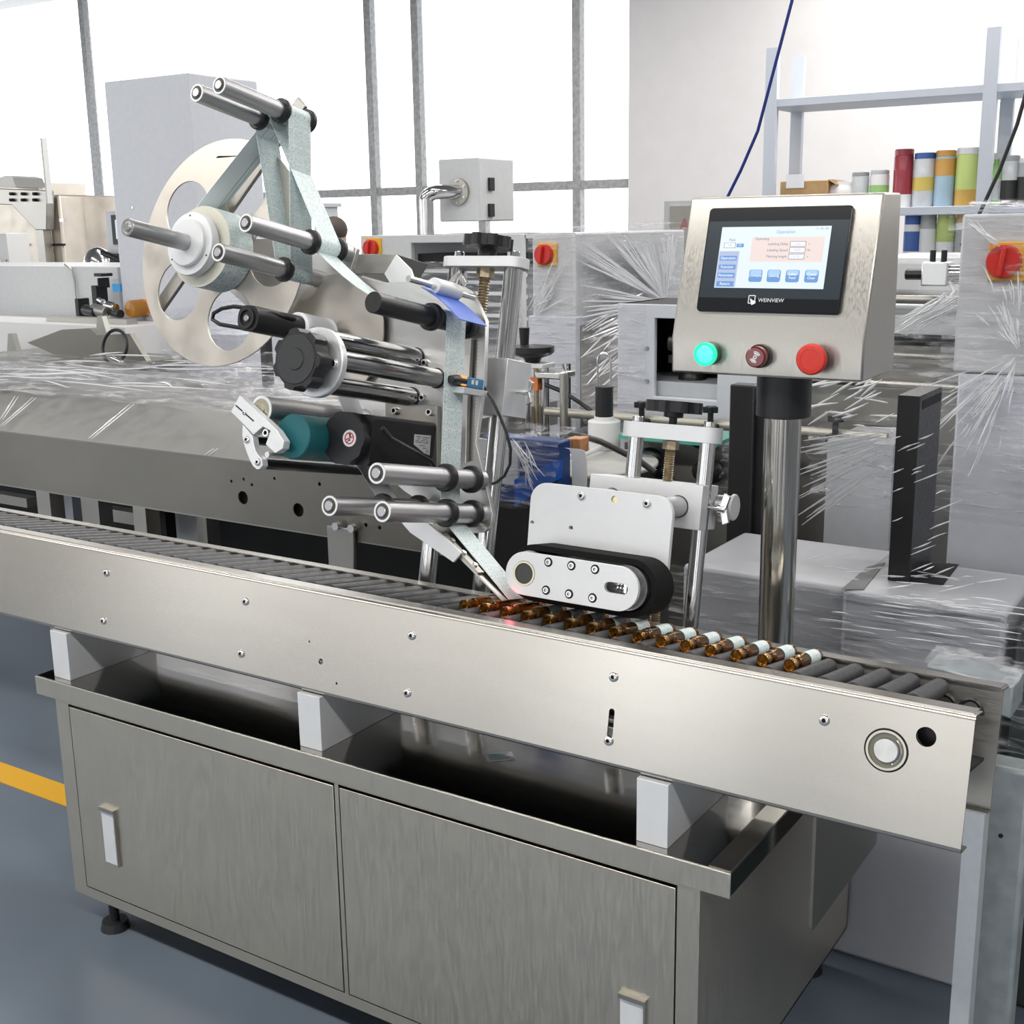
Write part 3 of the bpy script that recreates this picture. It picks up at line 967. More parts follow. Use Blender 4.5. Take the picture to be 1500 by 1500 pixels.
# --- idler rollers
def idler(px, py, yref, y0, y1, r, collars=(), m=None, cr=None, name='idler_roller', cap=True):
    p = H.at(px, py, y=yref)
    o = lh.part(name, MB().cyl((p.x, y0, p.z), (p.x, y1, p.z), r, n=36, bev=0.0012), m or ALU_R)
    if cap:
        lh.part('end_ring', MB().ring((p.x, y0 + 0.0006, p.z), (0, -1, 0), r * 0.98, r * 0.78, 0.0012, 32), ALU_W, o)
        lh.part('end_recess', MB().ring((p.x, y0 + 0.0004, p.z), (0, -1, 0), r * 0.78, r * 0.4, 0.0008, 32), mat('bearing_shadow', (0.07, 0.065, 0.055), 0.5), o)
        lh.part('shaft_nut', MB().cyl((p.x, y0 + 0.002, p.z), (p.x, y0 - 0.004, p.z), r * 0.5, n=18, bev=0.001), ALU_R, o)
    for yc in collars:
        rc = cr or r * 1.42
        lh.part('collar', MB().lathe((p.x, yc - 0.008, p.z), (0, 1, 0), [(r * 0.99, 0), (rc * 0.93, 0.0), (rc, 0.003), (rc, 0.013), (rc * 0.93, 0.016), (r * 0.99, 0.016)], 36), BLACK, o, label='black clamp collar')
    return p, o


pR, _ = idler(671, 750, 0.19, -0.050, YF, 0.0195, (0.150, 0.238))
pT, _ = idler(670, 699, 0.19, -0.064, YF, 0.0195, (0.150, 0.238))
pL, _ = idler(590, 742, 0.19, -0.036, YF, 0.0195, (0.124, 0.243))
p2, _ = idler(473, 358, 0.19, -0.040, YF, 0.0185, (0.150, 0.236))
p1, _ = idler(432, 397, 0.19, -0.036, YF, 0.0185, (0.155,))
pB, oB = idler(655, 468, 0.19, -0.045, YF, 0.0200, (0.135, 0.252), BLACK, 0.0275, 'black_roller', False)

# --- reel disc with five round windows
pS = H.at(290, 358, y=0.13)
RC = (pS.x, pS.z)
hl = [circ(RC[0] - 0.010 + 0.158 * math.cos(math.radians(70 + 72 * k)), RC[1] + 0.158 * math.sin(math.radians(70 + 72 * k)), 0.070, 36) for k in range(5)]
lh.part('reel_disc', MB().plate(circ(RC[0] - 0.014, RC[1], 0.260, 96), 0.212, 0.216, hl), DISC, bev=0.0008, label='large steel reel disc with five round windows')
lh.part('reel_shaft', MB().cyl((RC[0], -0.067, RC[1]), (RC[0], 0.10, RC[1]), 0.0185, n=32, bev=0.001), ALU_R)
lh.part('reel_axle', MB().cyl((RC[0], 0.216, RC[1]), (RC[0], YB, RC[1]), 0.02, n=24), ALU_R)
lh.part('shaft_nut', MB().ring((RC[0], -0.067, RC[1]), (0, -1, 0), 0.0182, 0.014, 0.0012, 28).cyl((RC[0], -0.066, RC[1]), (RC[0], -0.072, RC[1]), 0.0095, n=18, bev=0.001), SCREW)
hub = lh.part('reel_hub', MB().lathe((RC[0], 0.092, RC[1]), (0, 1, 0), [(0.0185, 0), (0.050, 0.0), (0.053, 0.003), (0.053, 0.012), (0.069, 0.013), (0.070, 0.015), (0.070, 0.032), (0.060, 0.033), (0.060, 0.12), (0.0185, 0.12)], 56), ALU_W)
for k in range(3):
    a = math.radians(95 + 120 * k)
    lh.part('set_screw', MB().cyl((RC[0] + 0.062 * math.cos(a), 0.1048, RC[1] + 0.062 * math.sin(a)), (RC[0] + 0.062 * math.cos(a), 0.1042, RC[1] + 0.062 * math.sin(a)), 0.0022, n=10), DARK, hub)
# flat dancer arm crossing behind the reel
A0, A1 = Vector(H.at(238, 442, y=0.235)), Vector(H.at(436, 158, y=0.235))
d = (A1 - A0).normalized()
n = Vector((d.z, 0, -d.x))
lh.part('dancer_arm', MB().obox((A0 + A1) / 2, d * ((A1 - A0).length / 2 + 0.02), Vector((0, 0.005, 0)), n * 0.017), STEEL_DK, bev=0.001)
pU, _ = idler(430, 168, 0.19, -0.03, 0.235, 0.0185, (0.150, 0.232))
pU2, _ = idler(398, 178, 0.19, -0.03, 0.235, 0.0185, (0.150, 0.232))

# --- rewind disc with hub and black winding mandrel
p = H.at(490, 490, y=0.26)
WC = (p.x, p.z)
lh.part('rewind_disc', MB().plate(circ(WC[0], WC[1], 0.137, 72), 0.258, 0.262), DISC, bev=0.0008, label='smaller beige steel rewind disc')
lh.part('paper_wound_hub', MB().cyl((WC[0], 0.135, WC[1]), (WC[0], 0.235, WC[1]), 0.034, n=36, bev=0.004), PAPER, label='white backing paper wound on the rewind hub')
ww = lh.part('winding_mandrel', MB().plate(rrect(WC[0] - 0.030, WC[1] - 0.026, WC[0] + 0.027, WC[1] + 0.026, 0.022), -0.004, 0.14), BLACK_M, bev=0.002, label='black winding mandrel')
lh.part('mandrel_ring', MB().ring((WC[0] - 0.004, -0.004, WC[1]), (0, -1, 0), 0.0215, 0.016, 0.004, 28), BLACK, ww)
lh.part('mandrel_screw', MB().cyl((WC[0] - 0.004, -0.004, WC[1]), (WC[0] - 0.004, -0.008, WC[1]), 0.007, n=14, bev=0.001), SCREW, ww)
lh.part('rewind_shaft', MB().cyl((WC[0], 0.23, WC[1]), (WC[0], YF, WC[1]), 0.012, n=16), SCREW)
loop = [(372, 482, .0), (345, 478, .0), (322, 474, .0), (311, 467, .0), (313, 458, .0), (325, 451, .0), (342, 448, .0), (362, 450, .0), (385, 455, .02), (410, 461, .06), (432, 467, .1)]
lh.part('mandrel_clip', MB().tube([H.at(a, b - 1, y=y) for a, b, y in loop], 0.0042, 8), BLACK_M, label='black wire clip looping out of the mandrel')
# knob, flange and three spacer rods
p = H.at(470, 530, y=-0.05)
KC = (p.x, p.z)
kf = lh.part('knob_flange', MB().cyl((KC[0], -0.066, KC[1]), (KC[0], -0.050, KC[1]), 0.066, n=64, bev=0.002), ALU)
lh.inst('screw', SCR9, (KC[0] + 0.047, -0.066, KC[1]))
rods = [hp2(610, 522, YF), hp2(640, 552, YF), hp2(603, 580, YF)]
for (x, z) in rods:
    lh.part('spacer_rod', MB().cyl((x, -0.05, z), (x, YF, z), 0.0195, n=32), grain(mat('dark_chrome', (0.42, 0.42, 0.42), 0.18, 1.0), (60, 1, 60), 8, 0.05, 0.15))
    lh.part('rod_seat', MB().ring((x, YF, z), (0, -1, 0), 0.0215, 0.019, 0.003, 32), BLACK)
k0 = lh.part('clutch_knob', MB().lathe((KC[0] - 0.006, -0.066, KC[1]), (0, -1, 0), [(0.035, 0), (0.035, 0.012), (0.02, 0.012)], 32), BLACK, label='large black lobed clutch knob')
lo = []
for i in range(120):
    a = 2 * math.pi * i / 120
    rr = 0.0545 + 0.0035 * math.tanh(4 * math.cos(7 * a))
    lo.append((KC[0] - 0.006 + rr * math.cos(a), KC[1] + rr * math.sin(a)))
lh.part('knob_rim', MB().plate(lo, -0.112, -0.078), BLACK, k0, bev=0.004)
lh.part('knob_dish', MB().lathe((KC[0] - 0.006, -0.1115, KC[1]), (0, -1, 0), [(0.047, 0), (0.0455, 0.0022), (0.021, 0.0022), (0.0195, 0.0042), (0.0, 0.0042)], 40, False), grain(mat('grey_black_plastic', (0.03, 0.031, 0.033), 0.42), (1, 1, 1), 200, 0.05, 0.1), k0)
for (a, b) in ((624, 530), (621, 581)):
    x, z = hp2(a, b, YF)
    lh.inst('cap_screw', CAP8, (x, YF, z))
# motor mounting plate and stepper motor
mp = [hp2(*q, YF) for q in ((570, 588), (646, 593), (646, 700), (570, 695))]
lh.part('motor_mount', MB().plate(mp, YF - 0.014, YF, ()), STEEL_V, bev=0.001)
for (a, b) in ((580, 600), (631, 602)):
    x, z = hp2(a, b, YF - 0.014)
    lh.inst('cap_screw', CAP8, (x, YF - 0.014, z))
p = H.at(517, 641, y=0.06)
MX, MZ, MH = p.x, p.z, 0.050
mo = lh.part('stepper_motor', MB().plate(rrect(MX - MH, MZ - MH, MX + MH, MZ + MH, 0.010), 0.055, YF - 0.014), BLACK_M, bev=0.002, label='black stepper motor')
oc = [(MX - 0.004 + 0.052 * math.cos(2 * math.pi * i / 40) * (1 + 0.03 * math.cos(10 * 2 * math.pi * i / 40)), MZ + 0.052 * math.sin(2 * math.pi * i / 40) * (1 + 0.03 * math.cos(10 * 2 * math.pi * i / 40))) for i in range(40)]
mc = lh.part('motor_end_cap', MB().plate(oc, 0.035, 0.056), BLACK, mo, bev=0.003)
p = H.at(512, 640, y=0.035)
sx, sz = p.x, p.z
lh.part('warning_sticker', MB().cyl((sx, 0.0352, sz), (sx, 0.0344, sz), 0.0165, n=36), PAPER, mo, label='round do not touch sticker with red prohibition ring')
ST_R = mat('sticker_red', (0.62, 0.06, 0.05), 0.5)
mb = MB().ring((sx, 0.0344, sz), (0, -1, 0), 0.0118, 0.0092, 0.0003, 32)
mb.obox((sx, 0.0342, sz), (0.0085, 0, 0.0035), (0, 0.0002, 0), (-0.0005, 0, 0.0012))
lh.part('prohibition_ring', mb, ST_R, mo)
mb = MB().obox((sx + 0.001, 0.03425, sz + 0.006), (0.002, 0, 0.001), (0, 0.0002, 0), (-0.001, 0, 0.0035)).obox((sx + 0.001, 0.03425, sz - 0.0035), (0.0022, 0, 0.0), (0, 0.0002, 0), (0.0, 0, 0.0016)).obox((sx - 0.003, 0.03425, sz - 0.006), (0.0028, 0, 0.0022), (0, 0.0002, 0), (-0.0005, 0, 0.0007))
lh.part('hand_symbol', mb, DINK, mo)
# rating plate on the motor's right side
RX = MX + MH + 0.0003
q = [H.at(*t, x=RX) for t in ((607, 634), (631, 636), (629, 665), (621, 662), (606, 649))]
rp = lh.part('rating_plate', MB().prism([(RX, v.y, v.z) for v in q], (0.0006, 0, 0)), WHITE, mo, label='white rating plate with small print')
mb = MB()
y0, y1, z0, z1 = q[0].y, q[1].y, q[2].z, q[0].z
for (f0, f1, g) in ((0.1, 0.40, 0.10), (0.5, 0.92, 0.12), (0.18, 0.35, 0.20), (0.52, 0.8, 0.22), (0.08, 0.28, 0.30), (0.4, 0.62, 0.30), (0.7, 0.9, 0.32), (0.08, 0.5, 0.38), (0.55, 0.85, 0.40), (0.35, 0.7, 0.54), (0.55, 0.8, 0.66)):
    zz = z1 + (z0 - z1) * g
    mb.box((RX + 0.0006, y0 + (y1 - y0) * f0, zz - 0.0006), (RX + 0.0009, y0 + (y1 - y0) * f1, zz + 0.0006))
lh.part('small_print', mb, DINK, mo)
text_part(lh, 'rating_lettering', 'CE', 0.009, (RX + 0.001, y0 + (y1 - y0) * 0.84, z1 + (z0 - z1) * 0.83), (0, 1, 0), (0, 0, 1), DINK, mo)
lh.part('motor_cable', MB().tube([H.at(a, b, y=y) for a, b, y in ((560, 625, .02), (572, 640, .05), (590, 650, .08), (612, 662, .12), (632, 674, .16), (640, 690, .2))], 0.005, 8), BLACK, mo)

# --- feed rollers with their front brackets
p = H.at(383, 598, y=-0.035)
fr_ = lh.part('pressure_roller', MB().cyl((p.x, -0.035, p.z), (p.x, YF, p.z), 0.0275, n=40, bev=0.001), ALU_R)
lh.part('end_ring', MB().ring((p.x, -0.0345, p.z), (0, -1, 0), 0.0272, 0.0215, 0.0015, 36), ALU_W, fr_)
lh.part('end_bearing', MB().ring((p.x, -0.0345, p.z), (0, -1, 0), 0.0205, 0.012, 0.0012, 32).cyl((p.x, -0.034, p.z), (p.x, -0.0365, p.z), 0.008, n=16), mat('bearing_brass', (0.45, 0.42, 0.30), 0.35, 1.0), fr_)
p = H.at(424, 637, y=-0.03)
lh.part('drive_roller', MB().cyl((p.x, -0.022, p.z), (p.x, 0.14, p.z), 0.044, n=48, bev=0.002), TEAL, label='teal rubber drive roller')
arm = [hp2(a, b, -0.055) for a, b in ((351, 577), (338, 601), (357, 620), (371, 635), (385, 623), (396, 629), (389, 649), (403, 662), (414, 655), (416, 644), (405, 627.5))]
ab = lh.part('slotted_arm', MB().plate(arm, -0.055, -0.037), ALU_W, bev=0.001)
s0, s1 = hp2(345.5, 592, -0.0555), hp2(371, 614.5, -0.0555)
lh.part('arm_slot', MB().plate(stadium(s0[0], s0[1], s1[0], s1[1], 0.0014, 5), -0.0556, -0.0549), DARK, ab)
x, z = hp2(358, 602.5, -0.055)
lh.inst('screw', SCR5, (x, -0.055, z))
x, z = hp2(389, 632, -0.05)
lh.inst('cap_screw', CAP8, (x, -0.042, z))
jar = [hp2(a, b, -0.055) for a, b in ((356, 620), (355, 636), (358, 650), (361, 659), (366, 672), (371, 681), (376, 685.5), (381, 685), (385, 680), (384, 671), (379, 665), (374.5, 658), (372, 648), (370.5, 637))]
jb = lh.part('curved_arm', MB().plate(jar, -0.056, -0.040), ALU_W, bev=0.001)
for (a, b) in ((362, 642), (378, 675)):
    x, z = hp2(a, b, -0.056)
    lh.inst('screw', SCR7, (x, -0.056, z))
for (a, b, r, m_, nm, y1) in ((379, 677, 0.0105, BLACK_M, 'tie_rod', YF), (391, 664, 0.006, ALU, 'guide_bar', 0.12), (362, 642, 0.009, BLACK_M, 'tie_rod', 0.10)):
    p = H.at(a, b, y=-0.04)
    lh.part(nm, MB().cyl((p.x, -0.04, p.z), (p.x, y1, p.z), r, n=20), m_)
# --- photo sensor with cable
p = H.at(657, 553, y=0.165)
sn = lh.part('sensor', MB().box((p.x - 0.009, 0.215, p.z - 0.010), (p.x + 0.009, 0.282, p.z + 0.010)), mat('sensor_blue', (0.05, 0.22, 0.42), 0.4), bev=0.002, label='small blue photo sensor with lit orange lamp')
lh.part('sensor_nose', MB().lathe((p.x, 0.212, p.z), (0, -1, 0), [(0.0, -0.002), (0.0115, -0.002), (0.0115, 0.022), (0.008, 0.040), (0.0, 0.042)], 20), BLACK, sn)
lh.part('sensor_lamp', MB().box((p.x - 0.0098, 0.196, p.z - 0.0085), (p.x + 0.0098, 0.216, p.z + 0.0108)), mat('orange_lamp', (0.8, 0.25, 0.05), 0.3, emit=(1.0, 0.32, 0.06), es=1.0), sn, bev=0.002)
lh.part('sensor_bracket', MB().box((p.x - 0.013, 0.19, p.z - 0.024), (p.x + 0.022, YF, p.z - 0.012)), ALU, sn)
for k in (0.232, 0.246):
    lh.part('sensor_button', MB().box((p.x + 0.009, k, p.z - 0.003), (p.x + 0.0098, k + 0.008, p.z + 0.006)), WHITE, sn)
cab = [(704, 560, .285), (712, 568, .28), (722, 585, .27), (732, 607, .27), (742, 632, .27), (748, 656, .28), (747, 678, .29), (739, 695, .30), (728, 704, .30), (720, 707, .295)]
lh.part('sensor_cable', MB().tube([H.at(a, b, y=y) for a, b, y in cab], 0.0032, 8), BLACK)
# --- brush holder: rod, clamp and blue flexible card
p = H.at(650, 421, y=0.17)
lh.part('clamp_rod', MB().cyl((p.x, 0.055, p.z), (p.x, YF, p.z), 0.0065, n=16), SCREW)
lh.part('clamp_sleeve', MB().cyl((p.x, 0.135, p.z), (p.x, 0.215, p.z), 0.0165, n=28, bev=0.001), ALU_W)
mb = MB().obox((p.x - 0.004, 0.21, p.z + 0.028), (0.012, 0, 0.012), (0, 0.003, 0), (0.004, 0, -0.004)).obox((p.x + 0.014, 0.21, p.z + 0.026), (0.010, 0, -0.010), (0, 0.003, 0), (0.004, 0, 0.004)).cyl((p.x, 0.21, p.z + 0.01), (p.x + 0.004, 0.21, p.z + 0.028), 0.005, n=10)
lh.part('wing_nut', mb, CHROME, bev=0.001)
a0 = H.at(618, 419, y=0.12)
a1 = H.at(674, 466, y=0.12)
path = [Vector((a0.x + (a1.x - a0.x) * t, 0.165, a0.z + (a1.z - a0.z) * t + 0.006 * math.sin(math.pi * t))) for t in (0, .2, .4, .6, .8, 1)]
lh.part('flexible_card', MB().strip(path, (0, 0.047, 0), 0.0008), BLUE, label='blue flexible card pressing the label web')
# --- peel bracket and blade
tip = H.at(757, 876, y=0.19)
tip.z = max(tip.z, 0.024)
bs = H.at(652, 764, y=0.19)
d = (tip - bs).normalized()
n = Vector((-d.z, 0, d.x))
if n.z < 0:
    n = -n
blp = [bs - n * 0.010, tip - n * 0.0015, tip, bs - n * 0.0015]
lh.part('peel_blade', MB().prism([(v.x, 0.140, v.z) for v in blp], (0, 0.10, 0)), STEEL_V)
q = [hp2(*t, 0.128) for t in ((566, 738), (584, 733), (600, 742), (652, 786), (676, 808), (664, 822), (600, 778))]
lh.part('peel_bracket', MB().plate(q, 0.128, 0.134), ALU_W, bev=0.001)
c0, c1 = bs + d * 0.035 + n * 0.0008, bs + d * 0.150 + n * 0.0008
clp = [c0, c1, c1 + n * 0.004, c0 + n * 0.004]
lh.part('blade_clamp', MB().prism([(v.x, 0.136, v.z) for v in clp], (0, 0.020, 0)), STEEL_DK)
for t in (0.06, 0.095, 0.13):
    v = bs + d * t + n * 0.0048
    lh.part('clamp_screw', MB().cyl((v.x, 0.146, v.z), (v.x + n.x * 0.004, 0.146, v.z + n.z * 0.004), 0.005, n=10), SCREW)
# small guard box behind the upper arm
q = [H.at(a, b, y=0.33) for a, b in ((524, 372), (577, 372), (563, 399), (524, 399))]
gb = [H.at(a, b, y=0.30) for a, b in ((520, 399), (563, 399), (580, 370), (520, 370))]
lh.part('guard_box', MB().prism([(v.x, 0.30, v.z) for v in gb] , (0, 0.12, 0)), STEEL_DK, bev=0.001)
gb = [H.at(a, b, y=0.292) for a, b in ((563, 399), (580, 371), (601, 392), (610, 420), (582, 430))]
lh.part('guard_side', MB().plate([(v.x, v.z) for v in gb], 0.292, 0.298), ALU_W)

# ================================================================ LABEL ROLL and the web running through the head
lr = Thing('label_roll', 'roll of pale green printed labels on the reel hub with its web', 'label roll', (RC[0], 0.17, RC[1]), H)
lr.part('wound_roll', MB().ring((RC[0], 0.138, RC[1]), (0, 1, 0), 0.0905, 0.0605, 0.072, 72), CREAM, label='cream paper edge of the wound labels')
lr.part('outer_wrap', MB().lathe((RC[0], 0.1384, RC[1]), (0, 1, 0), [(0.0909, 0), (0.0909, 0.0715)], 72), WEB)
YW = 0.19


def arc(c, r, a0, a1, k=8):
    return [Vector((c.x + r * math.cos(math.radians(a0 + (a1 - a0) * i / k)), YW, c.z + r * math.sin(math.radians(a0 + (a1 - a0) * i / k)))) for i in range(k + 1)]


RCv = Vector((RC[0], 0, RC[1]))
web1 = arc(RCv, 0.0915, 150, 128, 3) + arc(pU, 0.0195, 130, -20, 8)
web1 = [v - Vector((0, 0.016 * (1 - min(1, i / 5)), 0)) for i, v in enumerate(web1)]
web1 += arc(p1, 0.0195, -5, -175, 8)
web1 += arc(pU2, 0.0195, 178, 20, 8)
lr.part('label_web', MB().strip(web1, (0, 0.035, 0), 0.0004), WEB)
wb = H.at(545, 431, y=YW)
web2 = arc(pU2, 0.0199, 60, 10, 4) + arc(p2, 0.0195, 40, -60, 8)
sag0, sag1 = web2[-1], Vector((pB.x + 0.0205 * math.cos(math.radians(150)), YW, pB.z + 0.0205 * math.sin(math.radians(150))))
for i in range(1, 8):
    t = i / 8
    web2.append(sag0.lerp(sag1, t) - Vector((0, 0, 0.030 * math.sin(math.pi * t))))
web2 += arc(pB, 0.0206, 150, -12, 8)
web2 += arc(pT, 0.0201, 172, 190, 3)
web2 += arc(pR, 0.0201, 172, 236, 5)
web2 += [Vector((tip.x, YW, tip.z)) + n * 0.0014]
lr.part('label_web', MB().strip([v + Vector((0, 0.003, 0)) for v in web2], (0, 0.033, 0), 0.0004), WEB)
# bare backing paper returning from the blade to the drive roller and the rewind hub
web3 = [bs - n * 0.05 - d * 0.02] + arc(pL, 0.0201, -60, -150, 5)
dr = H.at(424, 637, y=-0.03)
web3 += [Vector((dr.x + 0.02, YW, dr.z - 0.047)), Vector((dr.x - 0.03, YW, dr.z - 0.038)), Vector((dr.x - 0.02, YW, dr.z + 0.045))]
web3 += [Vector((WC[0] + 0.035, YW, WC[1] - 0.01))]
lr.part('backing_paper', MB().strip(web3, (0, 0.033, 0), 0.0004), PAPER)
# ================================================================ HALL
FLOOR = grain(mat('blue_grey_epoxy_floor', (0.135, 0.165, 0.205), 0.34), (1, 1, 1), 1.5, 0.1, 0.12)
struct('floor', MB().box((-16, -9, -0.1), (9, 9.6, 0.0)), FLOOR)
WALL = grain(mat('white_wall_paint', (0.74, 0.72, 0.72), 0.7), (1, 1, 1), 6, 0.05, 0.02)
WALLW = grain(mat('warm_wall_paint', (0.62, 0.53, 0.42), 0.7), (1, 1, 1), 6, 0.05, 0.02)
ROOF = mat('roof_sheet', (0.36, 0.36, 0.36), 0.6)
struct('ceiling', MB().box((-16, -9, 4.6), (9, 9.6, 4.7)), ROOF)
struct('wall_left', MB().plate([(-9, 0), (9.6, 0), (9.6, 4.6), (-9, 4.6)], -16.1, -16.0, [[(-7.5 + 4 * i, 1.0), (-4.5 + 4 * i, 1.0), (-4.5 + 4 * i, 3.9), (-7.5 + 4 * i, 3.9)] for i in range(4)], axis='x'), WALL)
struct('wall_right', MB().box((9, -9, 0), (9.1, 9.6, 4.6)), WALL)
struct('wall_front', MB().plate([(-16, 0), (9, 0), (9, 4.6), (-16, 4.6)], -9.1, -9.0, [[(x_, 0.08), (x_ + w_, 0.08), (x_ + w_, 3.6), (x_, 3.6)] for x_, w_ in ((-14.5, 1.4), (-11.5, 2.0), (-8.2, 1.2), (-5.6, 1.9), (-2.4, 1.0), (0.1, 1.7), (3.0, 1.3), (5.6, 1.8))]), WALLW)  # openings and warm tone of this unseen wall shaped for the steel's reflections
for i, (x, w, y) in enumerate(((-9.0, 0.45, -5.5), (-5.2, 0.5, -5.0), (-2.6, 0.35, -6.5), (-0.4, 0.5, -5.0), (1.6, 0.6, -4.6), (4.2, 0.5, -5.4), (6.6, 0.5, -6.0))):  # unseen pillars added to reflect as bands in the front plate
    struct('reflection_pillar', MB().box((x, y, 0), (x + w, y + 0.45, 4.6)), WALL if i % 2 else mat('dark_band_paint', (0.16, 0.16, 0.17), 0.6))
YWALL = 8.6
xr = WD.at(920, 300, y=YWALL).x
struct('wall_back', MB().plate([(-16, 0), (9, 0), (9, 4.6), (-16, 4.6)], YWALL, YWALL + 0.2, [[(-15.6, 0.9), (xr, 0.9), (xr, 4.5), (-15.6, 4.5)]]), WALL)
FRAME_G = grain(mat('galvanised_window_frame', (0.42, 0.42, 0.42), 0.5, 0.3), (1, 1, 1), 25, 0.1, 0.25)
mxs = [WD.at(px, 300, y=YWALL).x for px in (140, 545, 612, 703, 842)]
edges = [-15.6] + mxs + [xr]
for i in range(len(edges) - 1):
    w = struct('window_%d' % (i + 1), MB().box((edges[i] + 0.03, YWALL + 0.09, 0.93), (edges[i + 1] - 0.03, YWALL + 0.1, 4.47)), None or mat('window_glass', (1, 1, 1), 0.0, trans=1.0, ior=1.01))
for i, x in enumerate(mxs):
    top = 4.5 if i != 3 else 2.05
    struct('trim_%d' % (i + 1), MB().box((x - 0.042, YWALL + 0.03, 0.9), (x + 0.042, YWALL + 0.12, top)), FRAME_G)
zt1 = WD.at(500, 281, y=YWALL).z
struct('trim_6', MB().box((-15.6, YWALL + 0.04, zt1 - 0.04), (xr, YWALL + 0.1, zt1 + 0.04)), FRAME_G)
struct('trim_7', MB().box((-16, 0.352 - 0.0, 0.0005), (-2.03, 0.442, 0.003)), mat('yellow_floor_paint', (0.72, 0.38, 0.02), 0.45), label='yellow painted line along the floor')

# ---------------------------------------------------------------- stretch film
FILM = bpy.data.materials.new('stretch_film')
FILM.use_nodes = True
nt = FILM.node_tree
nt.nodes.clear()
out = nt.nodes.new('ShaderNodeOutputMaterial')
mx = nt.nodes.new('ShaderNodeMixShader')
tr = nt.nodes.new('ShaderNodeBsdfTransparent')
tr.inputs[0].default_value = (0.97, 0.97, 0.98, 1)
gl = nt.nodes.new('ShaderNodeBsdfPrincipled')
gl.inputs['Base Color'].default_value = (0.72, 0.73, 0.75, 1)
gl.inputs['Roughness'].default_value = 0.12
gl.inputs['Specular IOR Level'].default_value = 0.9
tc = nt.nodes.new('ShaderNodeTexCoord')
mp_ = nt.nodes.new('ShaderNodeMapping')
mp_.inputs['Scale'].default_value = (3, 3, 26)
mp_.inputs['Rotation'].default_value = (0.25, 0.35, 0)
nz = nt.nodes.new('ShaderNodeTexNoise')
nz.inputs['Scale'].default_value = 3.2
nz.inputs['Detail'].default_value = 5
nz.inputs['Distortion'].default_value = 0.6
rp = nt.nodes.new('ShaderNodeValToRGB')
rp.color_ramp.elements[0].position = 0.48
rp.color_ramp.elements[1].position = 0.80
rp.color_ramp.elements[0].color = (0.05, 0.05, 0.05, 1)
rp.color_ramp.elements[1].color = (0.70, 0.70, 0.70, 1)
bp = nt.nodes.new('ShaderNodeBump')
bp.inputs['Strength'].default_value = 0.9
bp.inputs['Distance'].default_value = 0.02
L_ = nt.links.new
L_(tc.outputs['Object'], mp_.inputs[0])
L_(mp_.outputs[0], nz.inputs['Vector'])
L_(nz.outputs['Fac'], rp.inputs[0])
L_(nz.outputs['Fac'], bp.inputs['Height'])
L_(bp.outputs[0], gl.inputs['Normal'])
L_(rp.outputs[0], mx.inputs[0])
L_(tr.outputs[0], mx.inputs[1])
L_(gl.outputs[0], mx.inputs[2])
L_(mx.outputs[0], out.inputs[0])
FOLD = bpy.data.materials.new('stretch_film_fold')
FOLD.use_nodes = True
nt = FOLD.node_tree
g = nt.nodes['Principled BSDF']
g.inputs['Base Color'].default_value = (0.9, 0.91, 0.93, 1)
g.inputs['Roughness'].default_value = 0.15
g.inputs['Specular IOR Level'].default_value = 1.0
t2 = nt.nodes.new('ShaderNodeBsdfTransparent')
m2 = nt.nodes.new('ShaderNodeMixShader')
m2.inputs[0].default_value = 0.72
nt.links.new(t2.outputs[0], m2.inputs[1])
nt.links.new(g.outputs[0], m2.inputs[2])
nt.links.new(m2.outputs[0], nt.nodes['Material Output'].inputs[0])


def film(thing, c, nu=40, nv=40, amp=0.012, seed=0, sx=3.0, sy=14.0, name='stretch_film'):
    """crumpled sheet over the quad C (four corners, counter-clockwise)"""
    c = [Vector(p) for p in c]
    nrm = (c[1] - c[0]).cross(c[3] - c[0]).normalized()
    vs, fs = [], []
    for j in range(nv + 1):
        for i in range(nu + 1):
            u, v = i / nu, j / nv
            p = c[0] * (1 - u) * (1 - v) + c[1] * u * (1 - v) + c[2] * u * v + c[3] * (1 - u) * v
            h = noise.noise(Vector((u * sx + v * 1.3 + seed * 7.1, v * sy - u * 3, seed)))
            h2 = noise.noise(Vector((u * sx * 4 + seed, v * sy * 2.7 + u * 5, seed * 3.3)))
            vs.append(p + nrm * amp * (h + 0.5 * h2))
    for j in range(nv):
        for i in range(nu):
            a = j * (nu + 1) + i
            fs.append((a, a + 1, a + nu + 2, a + nu + 1))
    return thing.part(name, MB().add(vs, fs, True), FILM)


def folds(thing, lines, name='film_folds', r=0.0022, seed=1, wob=0.0015):
    """tight pleats of film: thin ridges running between pairs of points"""
    rnd = random.Random(seed)
    mb = MB()
    for a, b in lines:
        a, b = Vector(a), Vector(b)
        n_ = 6
        pts, rs = [], []
        off = Vector((rnd.uniform(-1, 1), rnd.uniform(-1, 1), rnd.uniform(-1, 1))) * wob
        for i in range(n_ + 1):
            t = i / n_
            pts.append(a.lerp(b, t) + off * math.sin(math.pi * t))
            rs.append(r * (0.25 + 0.9 * math.sin(math.pi * t) * rnd.uniform(0.5, 1.2)))
        mb.tube(pts, rs, 5)
    return thing.part(name, mb, FOLD, kind='stuff')


